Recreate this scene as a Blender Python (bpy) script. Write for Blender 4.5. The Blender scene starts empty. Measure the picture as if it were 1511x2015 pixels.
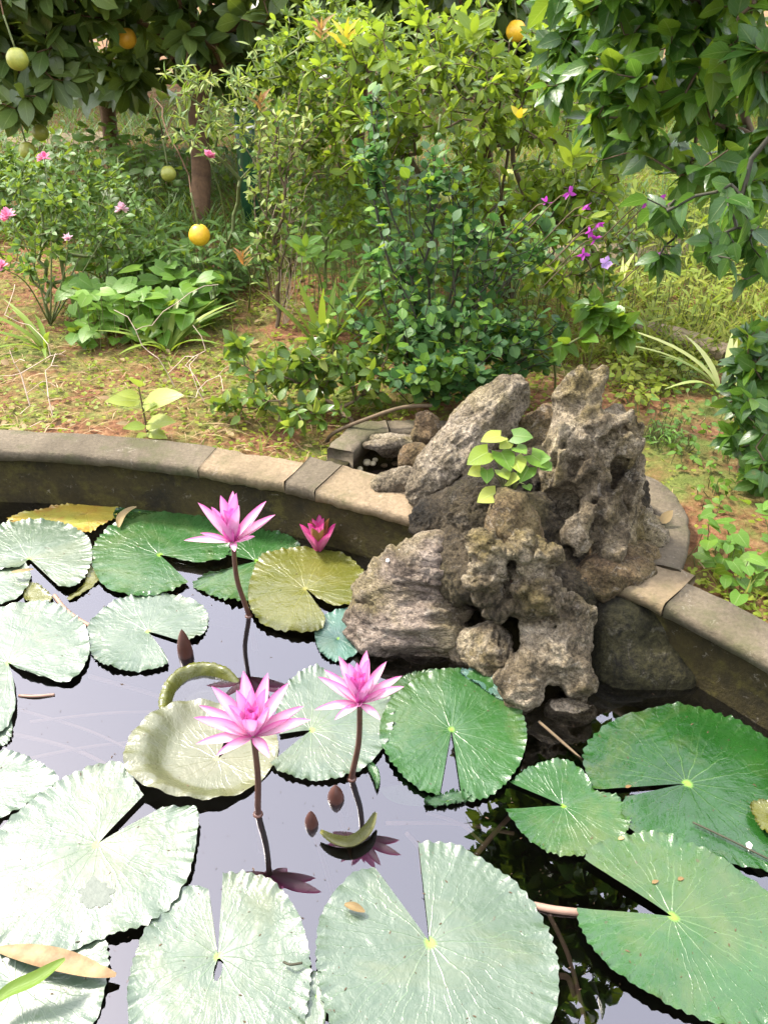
import bpy, math, random
import numpy as np
from mathutils import Vector, Matrix

random.seed(11)
RS = np.random.RandomState(7)
SC = bpy.context.scene
COL = SC.collection
rad = math.radians

# ------------------------------------------------------------------ camera
CAM_H, PITCH, VFOV = 1.45, rad(33), rad(61)
cd = bpy.data.cameras.new('camera'); cam = bpy.data.objects.new('camera', cd); COL.objects.link(cam)
cam.location = (0, 0, CAM_H); cam.rotation_euler = (math.pi/2-PITCH, 0, 0)
cd.sensor_fit = 'VERTICAL'; cd.angle_y = VFOV; cd.clip_end = 400; cd.clip_start = 0.02
SC.camera = cam

# ------------------------------------------------------------------ sky, sun, exposure
SUN_EL, SUN_AZ = 52, -60           # degrees; azimuth clockwise from +Y
SC.world = bpy.data.worlds.new('World'); SC.world.use_nodes = True
wn = SC.world.node_tree; wn.nodes.clear()
wo = wn.nodes.new('ShaderNodeOutputWorld'); bg = wn.nodes.new('ShaderNodeBackground')
sky = wn.nodes.new('ShaderNodeTexSky'); sky.sky_type = 'NISHITA'; sky.sun_disc = False
sky.sun_elevation = rad(SUN_EL); sky.sun_rotation = rad(SUN_AZ % 360); sky.dust_density = 6.0; sky.air_density = 1.0
mx = wn.nodes.new('ShaderNodeMix'); mx.data_type = 'RGBA'; mx.inputs[0].default_value = 0.70
mx.inputs[7].default_value = (11.6, 11.7, 13.6, 1)   # thin even cloud in front of the blue
wn.links.new(sky.outputs[0], mx.inputs[6]); wn.links.new(mx.outputs[2], bg.inputs[0])
wn.links.new(bg.outputs[0], wo.inputs[0]); bg.inputs[1].default_value = 0.15
sl = bpy.data.lights.new('sun', 'SUN'); so = bpy.data.objects.new('sun', sl); COL.objects.link(so)
sl.energy = 3.3; sl.angle = rad(9); sl.color = (1.0, 0.93, 0.82)
sd = Vector((math.sin(rad(SUN_AZ))*math.cos(rad(SUN_EL)), math.cos(rad(SUN_AZ))*math.cos(rad(SUN_EL)), math.sin(rad(SUN_EL))))
so.rotation_euler = sd.to_track_quat('Z', 'Y').to_euler(); so.location = (-4, 2, 8)
vs = SC.view_settings; vs.view_transform = 'Standard'; vs.look = 'None'; vs.gamma = 1.0; vs.use_curve_mapping = False
vs.exposure = 1.6
try:
    SC.cycles.max_bounces = 5; SC.cycles.transparent_max_bounces = 8; SC.cycles.diffuse_bounces = 3
    SC.cycles.glossy_bounces = 3; SC.cycles.caustics_reflective = False; SC.cycles.caustics_refractive = False
    SC.cycles.sample_clamp_indirect = 6.0
except Exception:
    pass

# ------------------------------------------------------------------ survey: photo pixel -> place
FPX = 1007.5/math.tan(VFOV/2)
def ray(x, y):
    a, b = (x-755.5)/FPX, -(y-1007.5)/FPX
    return np.array((a, math.cos(PITCH)+b*math.sin(PITCH), -math.sin(PITCH)+b*math.cos(PITCH)))
def P(x, y, z=0.0):
    d = ray(x, y); return np.array((0, 0, CAM_H)) + d*((z-CAM_H)/d[2])
def D(x, y, Y):
    d = ray(x, y); return np.array((0, 0, CAM_H)) + d*(Y/d[1])
def mpp(x, y, Y):
    return Y/ray(x, y)[1]/FPX          # metres per photo pixel there
def to_px(p):
    p = np.atleast_2d(p); c, s = math.cos(PITCH), math.sin(PITCH)
    q = p - np.array((0, 0, CAM_H)); dep = q[:, 1]*c - q[:, 2]*s; up = q[:, 1]*s + q[:, 2]*c
    dep = np.maximum(dep, .05)
    return 755.5+q[:, 0]/dep*FPX, 1007.5-up/dep*FPX, dep
GZ = 0.15

# ------------------------------------------------------------------ noise
_perm = np.random.RandomState(3).permutation(256).astype(np.int32); _perm = np.concatenate([_perm, _perm, _perm])
_gr = np.random.RandomState(5).normal(size=(256, 3)).astype(np.float32); _gr /= np.linalg.norm(_gr, axis=1)[:, None]
def pn(p):
    p = np.asarray(p, np.float32); i = np.floor(p).astype(np.int32); f = p-i; i &= 255
    u = f*f*f*(f*(f*6-15)+10); out = 0
    for dx in (0, 1):
        for dy in (0, 1):
            for dz in (0, 1):
                h = _perm[_perm[_perm[i[:, 0]+dx]+i[:, 1]+dy]+i[:, 2]+dz]
                g = _gr[h]; d = f - np.array((dx, dy, dz), np.float32)
                w = (u[:, 0] if dx else 1-u[:, 0])*(u[:, 1] if dy else 1-u[:, 1])*(u[:, 2] if dz else 1-u[:, 2])
                out = out + w*(g*d).sum(1)
    return out
def fbm(p, o=4, ridged=False, g=.5):
    a, s, t = 1.0, 0.0, 0.0; p = np.asarray(p, np.float32)
    for k in range(o):
        n = pn(p*2**k+17.3*k); n = (1-2*np.abs(n)) if ridged else n
        s = s+a*n; t += a; a *= g
    return s/t
def worley(p):
    p = np.asarray(p, np.float32); i = np.floor(p).astype(np.int32); best = np.full(len(p), 9., np.float32)
    for dx in (-1, 0, 1):
        for dy in (-1, 0, 1):
            for dz in (-1, 0, 1):
                c = i+np.array((dx, dy, dz), np.int32); k = c & 255
                h = _perm[_perm[_perm[k[:, 0]]+k[:, 1]]+k[:, 2]]
                o = _gr[h]*.45+.5
                best = np.minimum(best, ((c+o-p)**2).sum(1))
    return np.sqrt(best)

# ------------------------------------------------------------------ mesh and object helpers
def mk_mesh(name, V, F, mat=None, uv=None, smooth=True, col=None):
    V = np.asarray(V, np.float32); F = [np.asarray(f, np.int32) for f in F if len(f)]
    me = bpy.data.meshes.new(name); me.vertices.add(len(V)); me.vertices.foreach_set('co', V.ravel())
    loops = np.concatenate([f.ravel() for f in F]); sizes = np.concatenate([np.full(len(f), f.shape[1], np.int32) for f in F])
    st = np.concatenate([[0], np.cumsum(sizes)[:-1]]).astype(np.int32)
    me.loops.add(len(loops)); me.loops.foreach_set('vertex_index', loops)
    me.polygons.add(len(sizes)); me.polygons.foreach_set('loop_start', st)
    me.update(calc_edges=True)
    if uv is not None:
        l = me.uv_layers.new(name='UVMap'); l.data.foreach_set('uv', np.asarray(uv, np.float32)[loops].ravel())
    if col is not None:
        a = me.attributes.new('tint', 'FLOAT', 'POINT'); a.data.foreach_set('value', np.asarray(col, np.float32))
    me.polygons.foreach_set('use_smooth', np.full(len(sizes), smooth, bool))
    if mat: me.materials.append(mat)
    me.validate(); return me
def tag(o, label=None, cat=None, group=None, kind=None):
    if label: o['label'] = label
    if cat: o['category'] = cat
    if group: o['group'] = group
    if kind: o['kind'] = kind
    return o
def thing(name, label, cat, loc, group=None):
    o = bpy.data.objects.new(name, None); COL.objects.link(o); o.location = tuple(loc); o.empty_display_size = .05
    return tag(o, label, cat, group)
def solo(name, V, F, mat, loc, label=None, cat=None, group=None, kind=None, uv=None, smooth=True, col=None):
    loc = np.asarray(loc, float)
    o = bpy.data.objects.new(name, mk_mesh(name, np.asarray(V)-loc, F, mat, uv, smooth, col)); COL.objects.link(o)
    o.location = tuple(loc); return tag(o, label, cat, group, kind)
def part(par, name, V, F, mat, uv=None, smooth=True, kind=None, col=None, label=None, base=None):
    """a part given in world coordinates; base = world place of the parent"""
    b = np.array(par.location) if base is None else base
    o = bpy.data.objects.new(name, mk_mesh(name, np.asarray(V)-b, F, mat, uv, smooth, col)); COL.objects.link(o)
    o.parent = par
    return tag(o, label, kind=kind)
def put(par, name, me, M):
    o = bpy.data.objects.new(name, me); COL.objects.link(o); o.parent = par
    o.matrix_basis = M; return o
def nrm(a):
    a = np.asarray(a, float); return a/np.maximum(np.linalg.norm(a, axis=-1, keepdims=True), 1e-9)
def smooth_line(pts, n):
    pts = np.asarray(pts, float); q = np.vstack([2*pts[0]-pts[1], pts, 2*pts[-1]-pts[-2]])
    seg = np.linalg.norm(np.diff(pts, axis=0), axis=1); cum = np.concatenate([[0], np.cumsum(seg)])
    out = []
    for s in np.linspace(0, cum[-1], n):
        k = min(np.searchsorted(cum, s, 'right')-1, len(pts)-2); t = (s-cum[k])/max(seg[k], 1e-9)
        a, b, c, d = q[k], q[k+1], q[k+2], q[k+3]
        out.append(.5*((2*b)+(-a+c)*t+(2*a-5*b+4*c-d)*t*t+(-a+3*b-3*c+d)*t**3))
    return np.array(out)
def tube(path, r, sides=7, cap=True):
    path = np.asarray(path, float); n = len(path); r = np.broadcast_to(np.asarray(r, float), (n,))
    t = nrm(np.gradient(path, axis=0)); ref = np.array((0, 0, 1.)) if abs(t[0][2]) < .9 else np.array((1., 0, 0))
    u = nrm(np.cross(t, ref)); v = np.cross(t, u); a = np.linspace(0, 2*math.pi, sides, endpoint=False)
    V = path[:, None]+r[:, None, None]*(np.cos(a)[None, :, None]*u[:, None]+np.sin(a)[None, :, None]*v[:, None])
    V = V.reshape(-1, 3); i, j = np.meshgrid(np.arange(n-1), np.arange(sides), indexing='ij'); j2 = (j+1) % sides
    F = np.stack([i*sides+j, i*sides+j2, (i+1)*sides+j2, (i+1)*sides+j], -1).reshape(-1, 4)
    Fs = [F]
    if cap:
        k = len(V); V = np.vstack([V, path[0], path[-1]]); jj = np.arange(sides); j2 = (jj+1) % sides
        Fs.append(np.vstack([np.stack([jj*0+k, j2, jj], -1), np.stack([jj*0+k+1, (n-1)*sides+jj, (n-1)*sides+j2], -1)]))
    return V, Fs
def merge(items):
    Vs, q, t, n = [], [], [], 0
    for V, F in items:
        Vs.append(V)
        for f in F:
            f = np.asarray(f)
            if len(f): (q if f.shape[1] == 4 else t).append(f+n)
        n += len(V)
    return np.vstack(Vs), [np.vstack(x) for x in (q, t) if x]

# ------------------------------------------------------------------ materials
def new_mat(name):
    m = bpy.data.materials.new(name); m.use_nodes = True; nt = m.node_tree
    b = nt.nodes['Principled BSDF']; return m, nt, b, nt.nodes['Material Output']
class N:
    """small node-writing helper"""
    def __init__(s, nt): s.nt = nt
    def __call__(s, typ, ins={}, **kw):
        n = s.nt.nodes.new('ShaderNode'+typ)
        for k, v in kw.items(): setattr(n, k, v)
        for k, v in ins.items():
            i = n.inputs[k]
            if isinstance(v, bpy.types.NodeSocket): s.nt.links.new(v, i)
            else: i.default_value = v
        return n
    def m(s, op, a, b=0.0, c=0.0, clamp=False):
        return s('Math', {0: a, 1: b, 2: c}, operation=op, use_clamp=clamp).outputs[0]
    def noise(s, scale, detail=4, rough=.6, vec=None, dist=0):
        d = {'Scale': scale, 'Detail': detail, 'Roughness': rough, 'Distortion': dist}
        if vec is not None: d['Vector'] = vec
        return s('TexNoise', d).outputs[0]
    def ramp(s, fac, stops):
        r = s('ValToRGB', {0: fac}); e = r.color_ramp.elements
        while len(e) < len(stops): e.new(.5)
        for k, (p, c) in enumerate(stops):
            e[k].position = p; e[k].color = tuple(c)+(1,) if len(c) == 3 else c
        return r.outputs[0]
    def mix(s, f, a, b, mode='MIX'):
        return s('Mix', {0: f, 6: a if isinstance(a, bpy.types.NodeSocket) else tuple(a)+(1,), 7: b if isinstance(b, bpy.types.NodeSocket) else tuple(b)+(1,)}, data_type='RGBA', blend_type=mode).outputs[2]
    def bump(s, h, strength, dist, normal=None):
        d = {'Height': h, 'Strength': strength, 'Distance': dist}
        if normal is not None: d['Normal'] = normal
        return s('Bump', d).outputs[0]
def lnk(nt, a, b): nt.links.new(a, b)

def leaf_mat(name, cols, trans=.35, rough=.38, spec=.5, vein=.25, tcol=None):
    cols = [(c[0]*1.22, c[1]*1.08, c[2]*.62) if c[1] > c[0]*1.02 and c[1] > c[2]*1.2 else c for c in cols]
    m, nt, b, out = new_mat(name); n = N(nt)
    geo = n('NewGeometry'); oi = n('ObjectInfo')
    r = n.m('FRACT', n.m('ADD', geo.outputs['Random Per Island'], oi.outputs['Random']))
    k = len(cols); c = n.ramp(r, [(i/(k-1), col) for i, col in enumerate(cols)])
    uv = n('UVMap'); sp = n('SeparateXYZ', {0: uv.outputs[0]})
    du = n.m('ABSOLUTE', n.m('SUBTRACT', sp.outputs[0], .5))
    mid = n.m('SUBTRACT', 1.0, n.m('MULTIPLY', du, 22.0), clamp=True)
    side = n.m('ABSOLUTE', n.m('SUBTRACT', n.m('FRACT', n.m('SUBTRACT', n.m('MULTIPLY', sp.outputs[1], 7.0), n.m('MULTIPLY', du, 4.0))), .5))
    sv = n.m('SUBTRACT', 1.0, n.m('MULTIPLY', side, 9.0), clamp=True)
    v = n.m('MAXIMUM', mid, n.m('MULTIPLY', sv, .35))
    c2 = n.mix(n.m('MULTIPLY', v, vein), c, (.32, .40, .14))
    tc = n('TexCoord').outputs['Object']
    spot = n.noise(45, 2, .5, tc)
    c3 = n.mix(n.m('MULTIPLY', n.m('GREATER_THAN', spot, .68), .35), c2, (.16, .11, .03))
    lnk(nt, c3, b.inputs['Base Color']); b.inputs['Roughness'].default_value = rough; b.inputs['Specular IOR Level'].default_value = spec*.62
    lnk(nt, n.bump(v, .35, .002), b.inputs['Normal'])
    tl = n('BsdfTranslucent', {0: n.mix(.65, c3, tcol or (.27, .36, .02))})
    ms = n('MixShader', {0: trans, 1: b.outputs[0], 2: tl.outputs[0]}); lnk(nt, ms.outputs[0], out.inputs[0]); return m
def plain(name, c1, c2=None, scale=30, rough=.7, bump=.3, bd=.004, spec=.3, detail=5):
    m, nt, b, out = new_mat(name); n = N(nt); tc = n('TexCoord').outputs['Object']
    no = n.noise(scale, detail, .65, tc)
    lnk(nt, n.ramp(no, [(.3, c1), (.7, c2 or c1)]), b.inputs['Base Color'])
    b.inputs['Roughness'].default_value = rough; b.inputs['Specular IOR Level'].default_value = spec
    if bump: lnk(nt, n.bump(no, bump, bd), b.inputs['Normal'])
    return m
def rock_mat(name, light, mid, dark, stain=(.20, .17, .05), st=.45, scale=9, str_z=1.0, bumpd=.010, gold=.35):
    m, nt, b, out = new_mat(name); n = N(nt); geo = n('NewGeometry').outputs['Position']
    mp = n('Mapping', {'Vector': geo, 'Scale': (1, 1, str_z)}).outputs[0]
    a = n.noise(scale, 6, .68, mp, .4); f = n.noise(scale*6, 6, .7, mp); g = n.noise(scale*.45, 4, .6, geo, .3)
    c = n.ramp(a, [(.32, dark), (.48, mid), (.68, light)])
    c = n.mix(n.m('MULTIPLY', n.ramp(f, [(.40, (0, 0, 0)), (.62, (1, 1, 1))]), .55), c, n.mix(.5, c, dark), 'MIX')
    c = n.mix(n.m('MULTIPLY', n.ramp(g, [(.48, (0, 0, 0)), (.62, (1, 1, 1))]), st), c, stain)
    c = n.mix(n.m('MULTIPLY', n.ramp(n.noise(scale*2.7, 6, .75, geo, 1.0), [(.56, (0, 0, 0)), (.64, (1, 1, 1))]), gold), c, (.42, .39, .33))
    c = n.mix(n.m('MULTIPLY', n.ramp(n.noise(scale*1.6, 7, .78, mp, .8), [(.36, (1, 1, 1)), (.46, (0, 0, 0))]), .75), c, tuple(x*.6 for x in dark))
    fine = n.noise(scale*15, 5, .75, mp, .5); c = n.mix(.85, c, n.ramp(fine, [(.34, (.25, .23, .19)), (.49, (1.05, 1.03, .98)), (.64, (1.9, 1.83, 1.66))]), 'MULTIPLY')
    lnk(nt, c, b.inputs['Base Color']); b.inputs['Roughness'].default_value = .88; b.inputs['Specular IOR Level'].default_value = .25
    h = n.m('ADD', f, n.m('MULTIPLY', n.noise(scale*18, 5, .75, mp), .7))
    lnk(nt, n.bump(h, 1.0, bumpd*2.2), b.inputs['Normal']); return m

M = {}
M['rock'] = rock_mat('limestone', (.48, .415, .305), (.165, .132, .083), (.03, .023, .013), stain=(.17, .135, .04), st=.6)
M['rock_pale'] = rock_mat('pale_limestone', (.46, .40, .315), (.21, .175, .12), (.05, .039, .026), st=.4)
M['rock_dark'] = rock_mat('dark_crust', (.11, .088, .055), (.042, .033, .02), (.012, .010, .006), stain=(.07, .062, .02), gold=.15)
M['rock_strata'] = rock_mat('layered_stone', (.40, .335, .28), (.205, .165, .13), (.05, .037, .027), stain=(.22, .19, .07), str_z=2.5, scale=8)
M['rock_brown'] = rock_mat('brown_stone', (.25, .18, .10), (.14, .095, .05), (.045, .032, .02), stain=(.12, .11, .04))
M['rock_wet'] = rock_mat('mossy_plaster', (.046, .040, .021), (.021, .018, .010), (.008, .007, .005), stain=(.028, .028, .008), scale=5, bumpd=.005, gold=.1)
def concrete(name, base, dirt, moss, mossf, scale=4):
    m, nt, b, out = new_mat(name); n = N(nt); geo = n('NewGeometry').outputs['Position']
    a = n.noise(scale, 6, .65, geo, .3); f = n.noise(90, 5, .7, geo); g = n.noise(scale*2.1, 5, .7, geo)
    c = n.mix(n.ramp(a, [(.35, (0, 0, 0)), (.68, (1, 1, 1))]), base, dirt)
    c = n.mix(n.m('MULTIPLY', n.ramp(f, [(.35, (1, 1, 1)), (.62, (0, 0, 0))]), .45), c, tuple(x*.45 for x in dirt))
    c = n.mix(n.m('MULTIPLY', n.ramp(g, [(.5, (0, 0, 0)), (.66, (1, 1, 1))]), mossf), c, moss)
    c = n.mix(n.m('MULTIPLY', n.ramp(n.noise(scale*5, 7, .8, geo, .8), [(.60, (0, 0, 0)), (.68, (1, 1, 1))]), .35), c, (.40, .36, .29))
    lnk(nt, c, b.inputs['Base Color']); b.inputs['Roughness'].default_value = .85; b.inputs['Specular IOR Level'].default_value = .25
    lnk(nt, n.bump(n.m('ADD', f, n.m('MULTIPLY', g, 1.0)), .85, .006), b.inputs['Normal']); return m
M['cope'] = concrete('coping_concrete', (.145, .118, .078), (.075, .060, .037), (.058, .060, .022), .65)
M['cope_new'] = concrete('pale_coping_concrete', (.27, .20, .12), (.14, .108, .062), (.085, .078, .032), .55)
M['wall'] = concrete('algae_wall', (.046, .036, .009), (.014, .011, .004), (.066, .057, .011), .75, 7)
M['bark'] = plain('bark', (.060, .034, .017), (.135, .078, .038), 22, .9, .8, .01)
M['twig'] = plain('twig', (.07, .05, .028), (.14, .10, .055), 30, .85, .3)
M['twig_dark'] = plain('dark_twig', (.022, .025, .014), (.05, .045, .025), 30, .7, .3)
M['twig_green'] = plain('green_twig', (.07, .10, .025), (.13, .14, .05), 30, .6, .2)
M['twig_pale'] = plain('dry_twig', (.34, .25, .17), (.55, .43, .33), 40, .85, .3)
M['stem_brown'] = plain('lily_stalk', (.055, .022, .014), (.10, .045, .028), 60, .35, .1, .002, .5)
M['stem_under'] = plain('sunken_stalk', (.20, .12, .085), (.27, .17, .12), 30, .6, .1)
M['white'] = plain('white_pebble', (.62, .58, .50), (.78, .75, .69), 40, .5, .15, .002)
M['yellow_pebble'] = plain('yellow_pebble', (.42, .36, .20), (.58, .52, .36), 40, .5, .15, .002)
M['soil'] = plain('dark_soil', (.035, .022, .014), (.085, .055, .035), 60, .95, .9, .012)
M['deadleaf'] = leaf_mat('dead_leaf', [(.15, .085, .035), (.19, .135, .06), (.24, .18, .085), (.09, .05, .025)], .15, .6, .3, .1, (.3, .17, .06))
M['green_post'] = plain('green_post', (.008, .035, .014), (.014, .06, .022), 14, .3, .15, .003, .5)
M['pome_y'] = plain('ripe_pomelo', (.62, .34, .012), (.72, .45, .03), 120, .42, .4, .0015, .45)
M['pome_o'] = plain('orange_pomelo', (.62, .27, .012), (.68, .36, .03), 120, .42, .4, .0015, .45)
M['pome_g'] = plain('green_pomelo', (.20, .22, .03), (.30, .30, .05), 60, .42, .35, .0015, .45)
M['lime'] = plain('green_lime', (.05, .11, .02), (.08, .15, .03), 120, .4, .3, .001, .45)

# leaf colours
L = {}
L['citrus_dark'] = leaf_mat('citrus_leaf', [(.035, .072, .028), (.055, .10, .04), (.085, .135, .055), (.045, .085, .035)], .25, .30, .6)
L['citrus'] = leaf_mat('young_citrus_leaf', [(.045, .105, .028), (.07, .15, .035), (.055, .12, .035), (.10, .18, .04)], .35, .28, .6)
L['lime'] = leaf_mat('lime_leaf', [(.09, .17, .03), (.15, .25, .04), (.08, .15, .03), (.20, .29, .045), (.12, .21, .03)], .52, .34, .5)
L['round'] = leaf_mat('blue_green_leaf', [(.022, .075, .036), (.036, .10, .046), (.026, .075, .034), (.055, .135, .05)], .34, .45, .4, .15, (.10, .26, .05))
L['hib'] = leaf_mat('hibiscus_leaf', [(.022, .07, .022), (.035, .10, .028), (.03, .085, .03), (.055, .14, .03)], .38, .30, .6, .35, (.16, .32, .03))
L['hib_light'] = leaf_mat('light_green_hibiscus_leaf', [(.06, .16, .025), (.08, .20, .03), (.045, .13, .03), (.11, .22, .03)], .45, .32, .6, .4)  # lighter green, mixed in among the darker hibiscus leaves
L['rose'] = leaf_mat('rose_leaf', [(.05, .12, .045), (.075, .16, .06), (.06, .14, .04), (.11, .20, .08)], .38, .42, .45, .2)
L['rose_pale'] = leaf_mat('pale_rose_leaf', [(.16, .24, .11), (.22, .30, .15), (.12, .20, .08), (.30, .34, .16)], .35, .45, .4, .2)
L['weed'] = leaf_mat('weed_leaf', [(.03, .085, .02), (.045, .11, .03), (.06, .14, .03), (.035, .09, .025)], .35, .45, .4, .2)
L['vine'] = leaf_mat('vine_leaf', [(.06, .16, .03), (.09, .21, .04), (.05, .14, .03), (.12, .25, .045)], .42, .42, .45, .45)
L['seed'] = leaf_mat('seedling_leaf', [(.20, .29, .08), (.27, .34, .12), (.16, .26, .06)], .4, .35, .5, .4)
L['grass'] = leaf_mat('grass_blade', [(.07, .12, .02), (.12, .17, .03), (.17, .19, .05), (.09, .14, .02)], .4, .5, .3, 0)
L['strap'] = leaf_mat('strap_leaf', [(.09, .17, .04), (.13, .22, .06), (.17, .25, .08)], .35, .4, .45, .1)
L['strap_pale'] = leaf_mat('pale_strap_leaf', [(.24, .30, .16), (.32, .37, .22), (.15, .24, .08)], .25, .4, .4, .1)
L['straw'] = leaf_mat('dry_straw', [(.26, .18, .085), (.34, .25, .13), (.18, .11, .05)], .2, .6, .3, 0, (.4, .28, .1))
L['moss'] = leaf_mat('ground_clover', [(.10, .17, .02), (.16, .22, .03), (.12, .18, .03), (.20, .24, .05)], .4, .5, .35, 0)
L['young_red'] = leaf_mat('young_red_leaf', [(.26, .11, .04), (.34, .20, .05), (.22, .15, .04), (.34, .27, .08)], .45, .4, .4, .2, (.5, .2, .03))
L['yellow'] = leaf_mat('yellow_leaf', [(.60, .42, .02), (.55, .48, .05)], .4, .4, .4, .2, (.6, .45, .03))
L['purple'] = leaf_mat('purple_bract', [(.34, .05, .32), (.42, .08, .40), (.28, .04, .28)], .4, .5, .3, .1, (.6, .05, .55))
L['lilac'] = leaf_mat('lilac_petal', [(.45, .28, .62), (.55, .38, .72)], .4, .5, .3, .1, (.6, .35, .7))
L['rosepet'] = leaf_mat('rose_petal', [(.68, .20, .34), (.75, .34, .46), (.62, .12, .26)], .35, .5, .3, 0, (.8, .25, .4))
L['rosepet_pale'] = leaf_mat('pale_rose_petal', [(.76, .50, .58), (.80, .62, .66), (.72, .36, .50)], .35, .5, .3, 0, (.8, .45, .5))

# ------------------------------------------------------------------ leaf shapes
def leaf_t(w=.22, peak=.45, n=4, fold=.18, bend=.18, lobe=0.0, wav=0.0, serr=0.0, tip=1.0):
    """one leaf of length 1 along +Y, half width w, quads only"""
    V, UV, F = [], [], []
    for i in range(n+1):
        t = i/n
        a = math.log(.5)/math.log(peak) if 0 < peak < 1 else 1
        h = w*math.sin(math.pi*min(1, max(0, t))**a)**.85 if 0 < t < 1 else .004
        if lobe and i == 0: h = w*.72
        if serr: h *= 1+serr*(1 if i % 2 else -1)
        y = t; z = -bend*t*t
        for s in (-1, 0, 1):
            yy = y-(lobe*(1-t)**3 if s else 0)
            V.append((s*h, yy, z+(fold*h if s else 0)+(wav*math.sin(t*9+s) if s else 0))); UV.append((.5+s*.5, t))
        if i:
            b = 3*i
            F += [(b-3, b-2, b+1, b), (b-2, b-1, b+2, b+1)]
    return np.array(V), np.array(F), np.array(UV)
LT = {'pom': leaf_t(.27, .52, 4, .16, .22), 'ell': leaf_t(.21, .5, 4), 'ell_lo': leaf_t(.22, .5, 3), 'ov': leaf_t(.27, .40, 5), 'round': leaf_t(.40, .5, 4, .10, .08),
      'lance': leaf_t(.10, .42, 4, .2, .3), 'lance_lo': leaf_t(.11, .42, 3, .2, .3), 'heart': leaf_t(.46, .33, 6, .14, .18, .20),
      'hib': leaf_t(.31, .34, 10, .22, .22, 0, .012, .055), 'blade': leaf_t(.03, .3, 2, .1, .35), 'strap': leaf_t(.048, .40, 8, .3, .55),
      'strap_up': leaf_t(.055, .45, 8, .3, .15), 'petal': leaf_t(.35, .62, 3, .4, -.3), 'clover': leaf_t(.42, .6, 2, .1, .05)}
def frames(d, n):
    y = nrm(d); x = nrm(np.cross(y, n)); z = np.cross(x, y); return np.stack([x, y, z], -1)   # columns
def leaves_mesh(tpl, pos, d, n, size):
    V, F, UV = LT[tpl]; R = frames(d, n); pos = np.asarray(pos); size = np.asarray(size)
    W = np.einsum('nij,kj->nki', R, V)*size[:, None, None]+pos[:, None]
    k = len(V); Fs = (F[None]+(np.arange(len(pos))*k)[:, None, None]).reshape(-1, 4)
    return W.reshape(-1, 3), [Fs], np.tile(UV, (len(pos), 1))
_lm = {}
def leaf_mesh_data(tpl, mat):
    k = (tpl, mat.name)
    if k not in _lm: _lm[k] = mk_mesh('leaf', LT[tpl][0], [LT[tpl][1]], mat, LT[tpl][2])
    return _lm[k]
def emit(par, tpl, mat, pos, d, n, size, nobj, name='leaf', base=None, rest='foliage'):
    """the leaves that show largest become objects of their own, the rest one mass"""
    pos, d, n, size = map(np.asarray, (pos, d, n, size)); b = np.array(par.location) if base is None else base
    x, y, dep = to_px(pos); inside = (x > -20) & (x < 1531) & (y > -20) & (y < 2035)
    score = np.where(inside, size/dep, -1); o = np.argsort(-score)
    pick = o[:nobj]; pick = pick[score[pick] > 0]; msk = np.ones(len(pos), bool); msk[pick] = False
    me = leaf_mesh_data(tpl, mat); R = frames(d, n)
    for i in pick:
        Mx = Matrix(((*(R[i][0]*size[i]), pos[i][0]-b[0]), (*(R[i][1]*size[i]), pos[i][1]-b[1]), (*(R[i][2]*size[i]), pos[i][2]-b[2]), (0, 0, 0, 1)))
        put(par, name, me, Mx)
    if msk.sum():
        V, F, UV = leaves_mesh(tpl, pos[msk], d[msk], n[msk], size[msk])
        part(par, rest, V, F, mat, UV, kind='stuff', base=b)

# ------------------------------------------------------------------ branching plants
class Skel:
    def __init__(s, base): s.p = [np.array(base, float)]; s.par = [-1]; s.len = [0.0]; s.tips = []
    def line(s, a, pts):
        """append a polyline starting at node a; returns the last node"""
        for q in pts:
            s.p.append(np.array(q, float)); s.par.append(a); s.len.append(s.len[a]+np.linalg.norm(s.p[-1]-s.p[a])); a = len(s.p)-1
        return a
    def reach(s, q, k=.25, seg=.07, bow=.15, jit=.012, minup=None):
        A = np.array(s.p); dd = np.linalg.norm(A-q, axis=1); cost = dd+k*np.array(s.len)
        if minup is not None: cost = np.where(A[:, 2] > minup, cost, cost+9)
        a = int(np.argmin(cost)); p0 = A[a]; L_ = dd[a]; m = max(2, int(math.ceil(L_/seg)))
        w = np.array((0, 0, 1.))*L_*bow+RS.normal(size=3)*L_*.06
        pts = [p0+(q-p0)*t+w*math.sin(math.pi*t)*(1 if t < 1 else 0)+(RS.normal(size=3)*jit if t < 1 else 0) for t in np.linspace(0, 1, m+1)[1:]]
        e = s.line(a, pts); s.tips.append((e, pts)); return e
    def mesh(s, rt, rmax, sides=5, ex=2.4, rmin_base=0):
        n = len(s.p); r = np.zeros(n); kids = np.zeros(n, int)
        for i in range(n-1, 0, -1):
            if kids[i] == 0: r[i] = rt**ex
            r[s.par[i]] += r[i]; kids[s.par[i]] += 1
        r = np.minimum(r**(1/ex), rmax)
        A = np.array(s.p); par = np.array(s.par)[1:]; ch = np.arange(1, n)
        p0, p1 = A[par], A[ch]; t = nrm(p1-p0); ref = np.where(np.abs(t[:, 2:3]) < .9, np.array([[0, 0, 1.]]), np.array([[1., 0, 0]]))
        u = nrm(np.cross(t, ref)); v = np.cross(t, u); a = np.linspace(0, 2*math.pi, sides, endpoint=False)
        ring = np.cos(a)[None, :, None]*u[:, None]+np.sin(a)[None, :, None]*v[:, None]
        r0 = np.minimum(r[par], r[ch]*1.25)
        V = np.concatenate([p0[:, None]+ring*r0[:, None, None], (p1+t*r[ch][:, None]*.3)[:, None]+ring*r[ch][:, None, None]], 1)
        j = np.arange(sides); j2 = (j+1) % sides; f = np.stack([j, j2, sides+j2, sides+j], -1)
        F = (f[None]+(np.arange(n-1)*2*sides)[:, None, None]).reshape(-1, 4)
        return V.reshape(-1, 3), [F]
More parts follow.
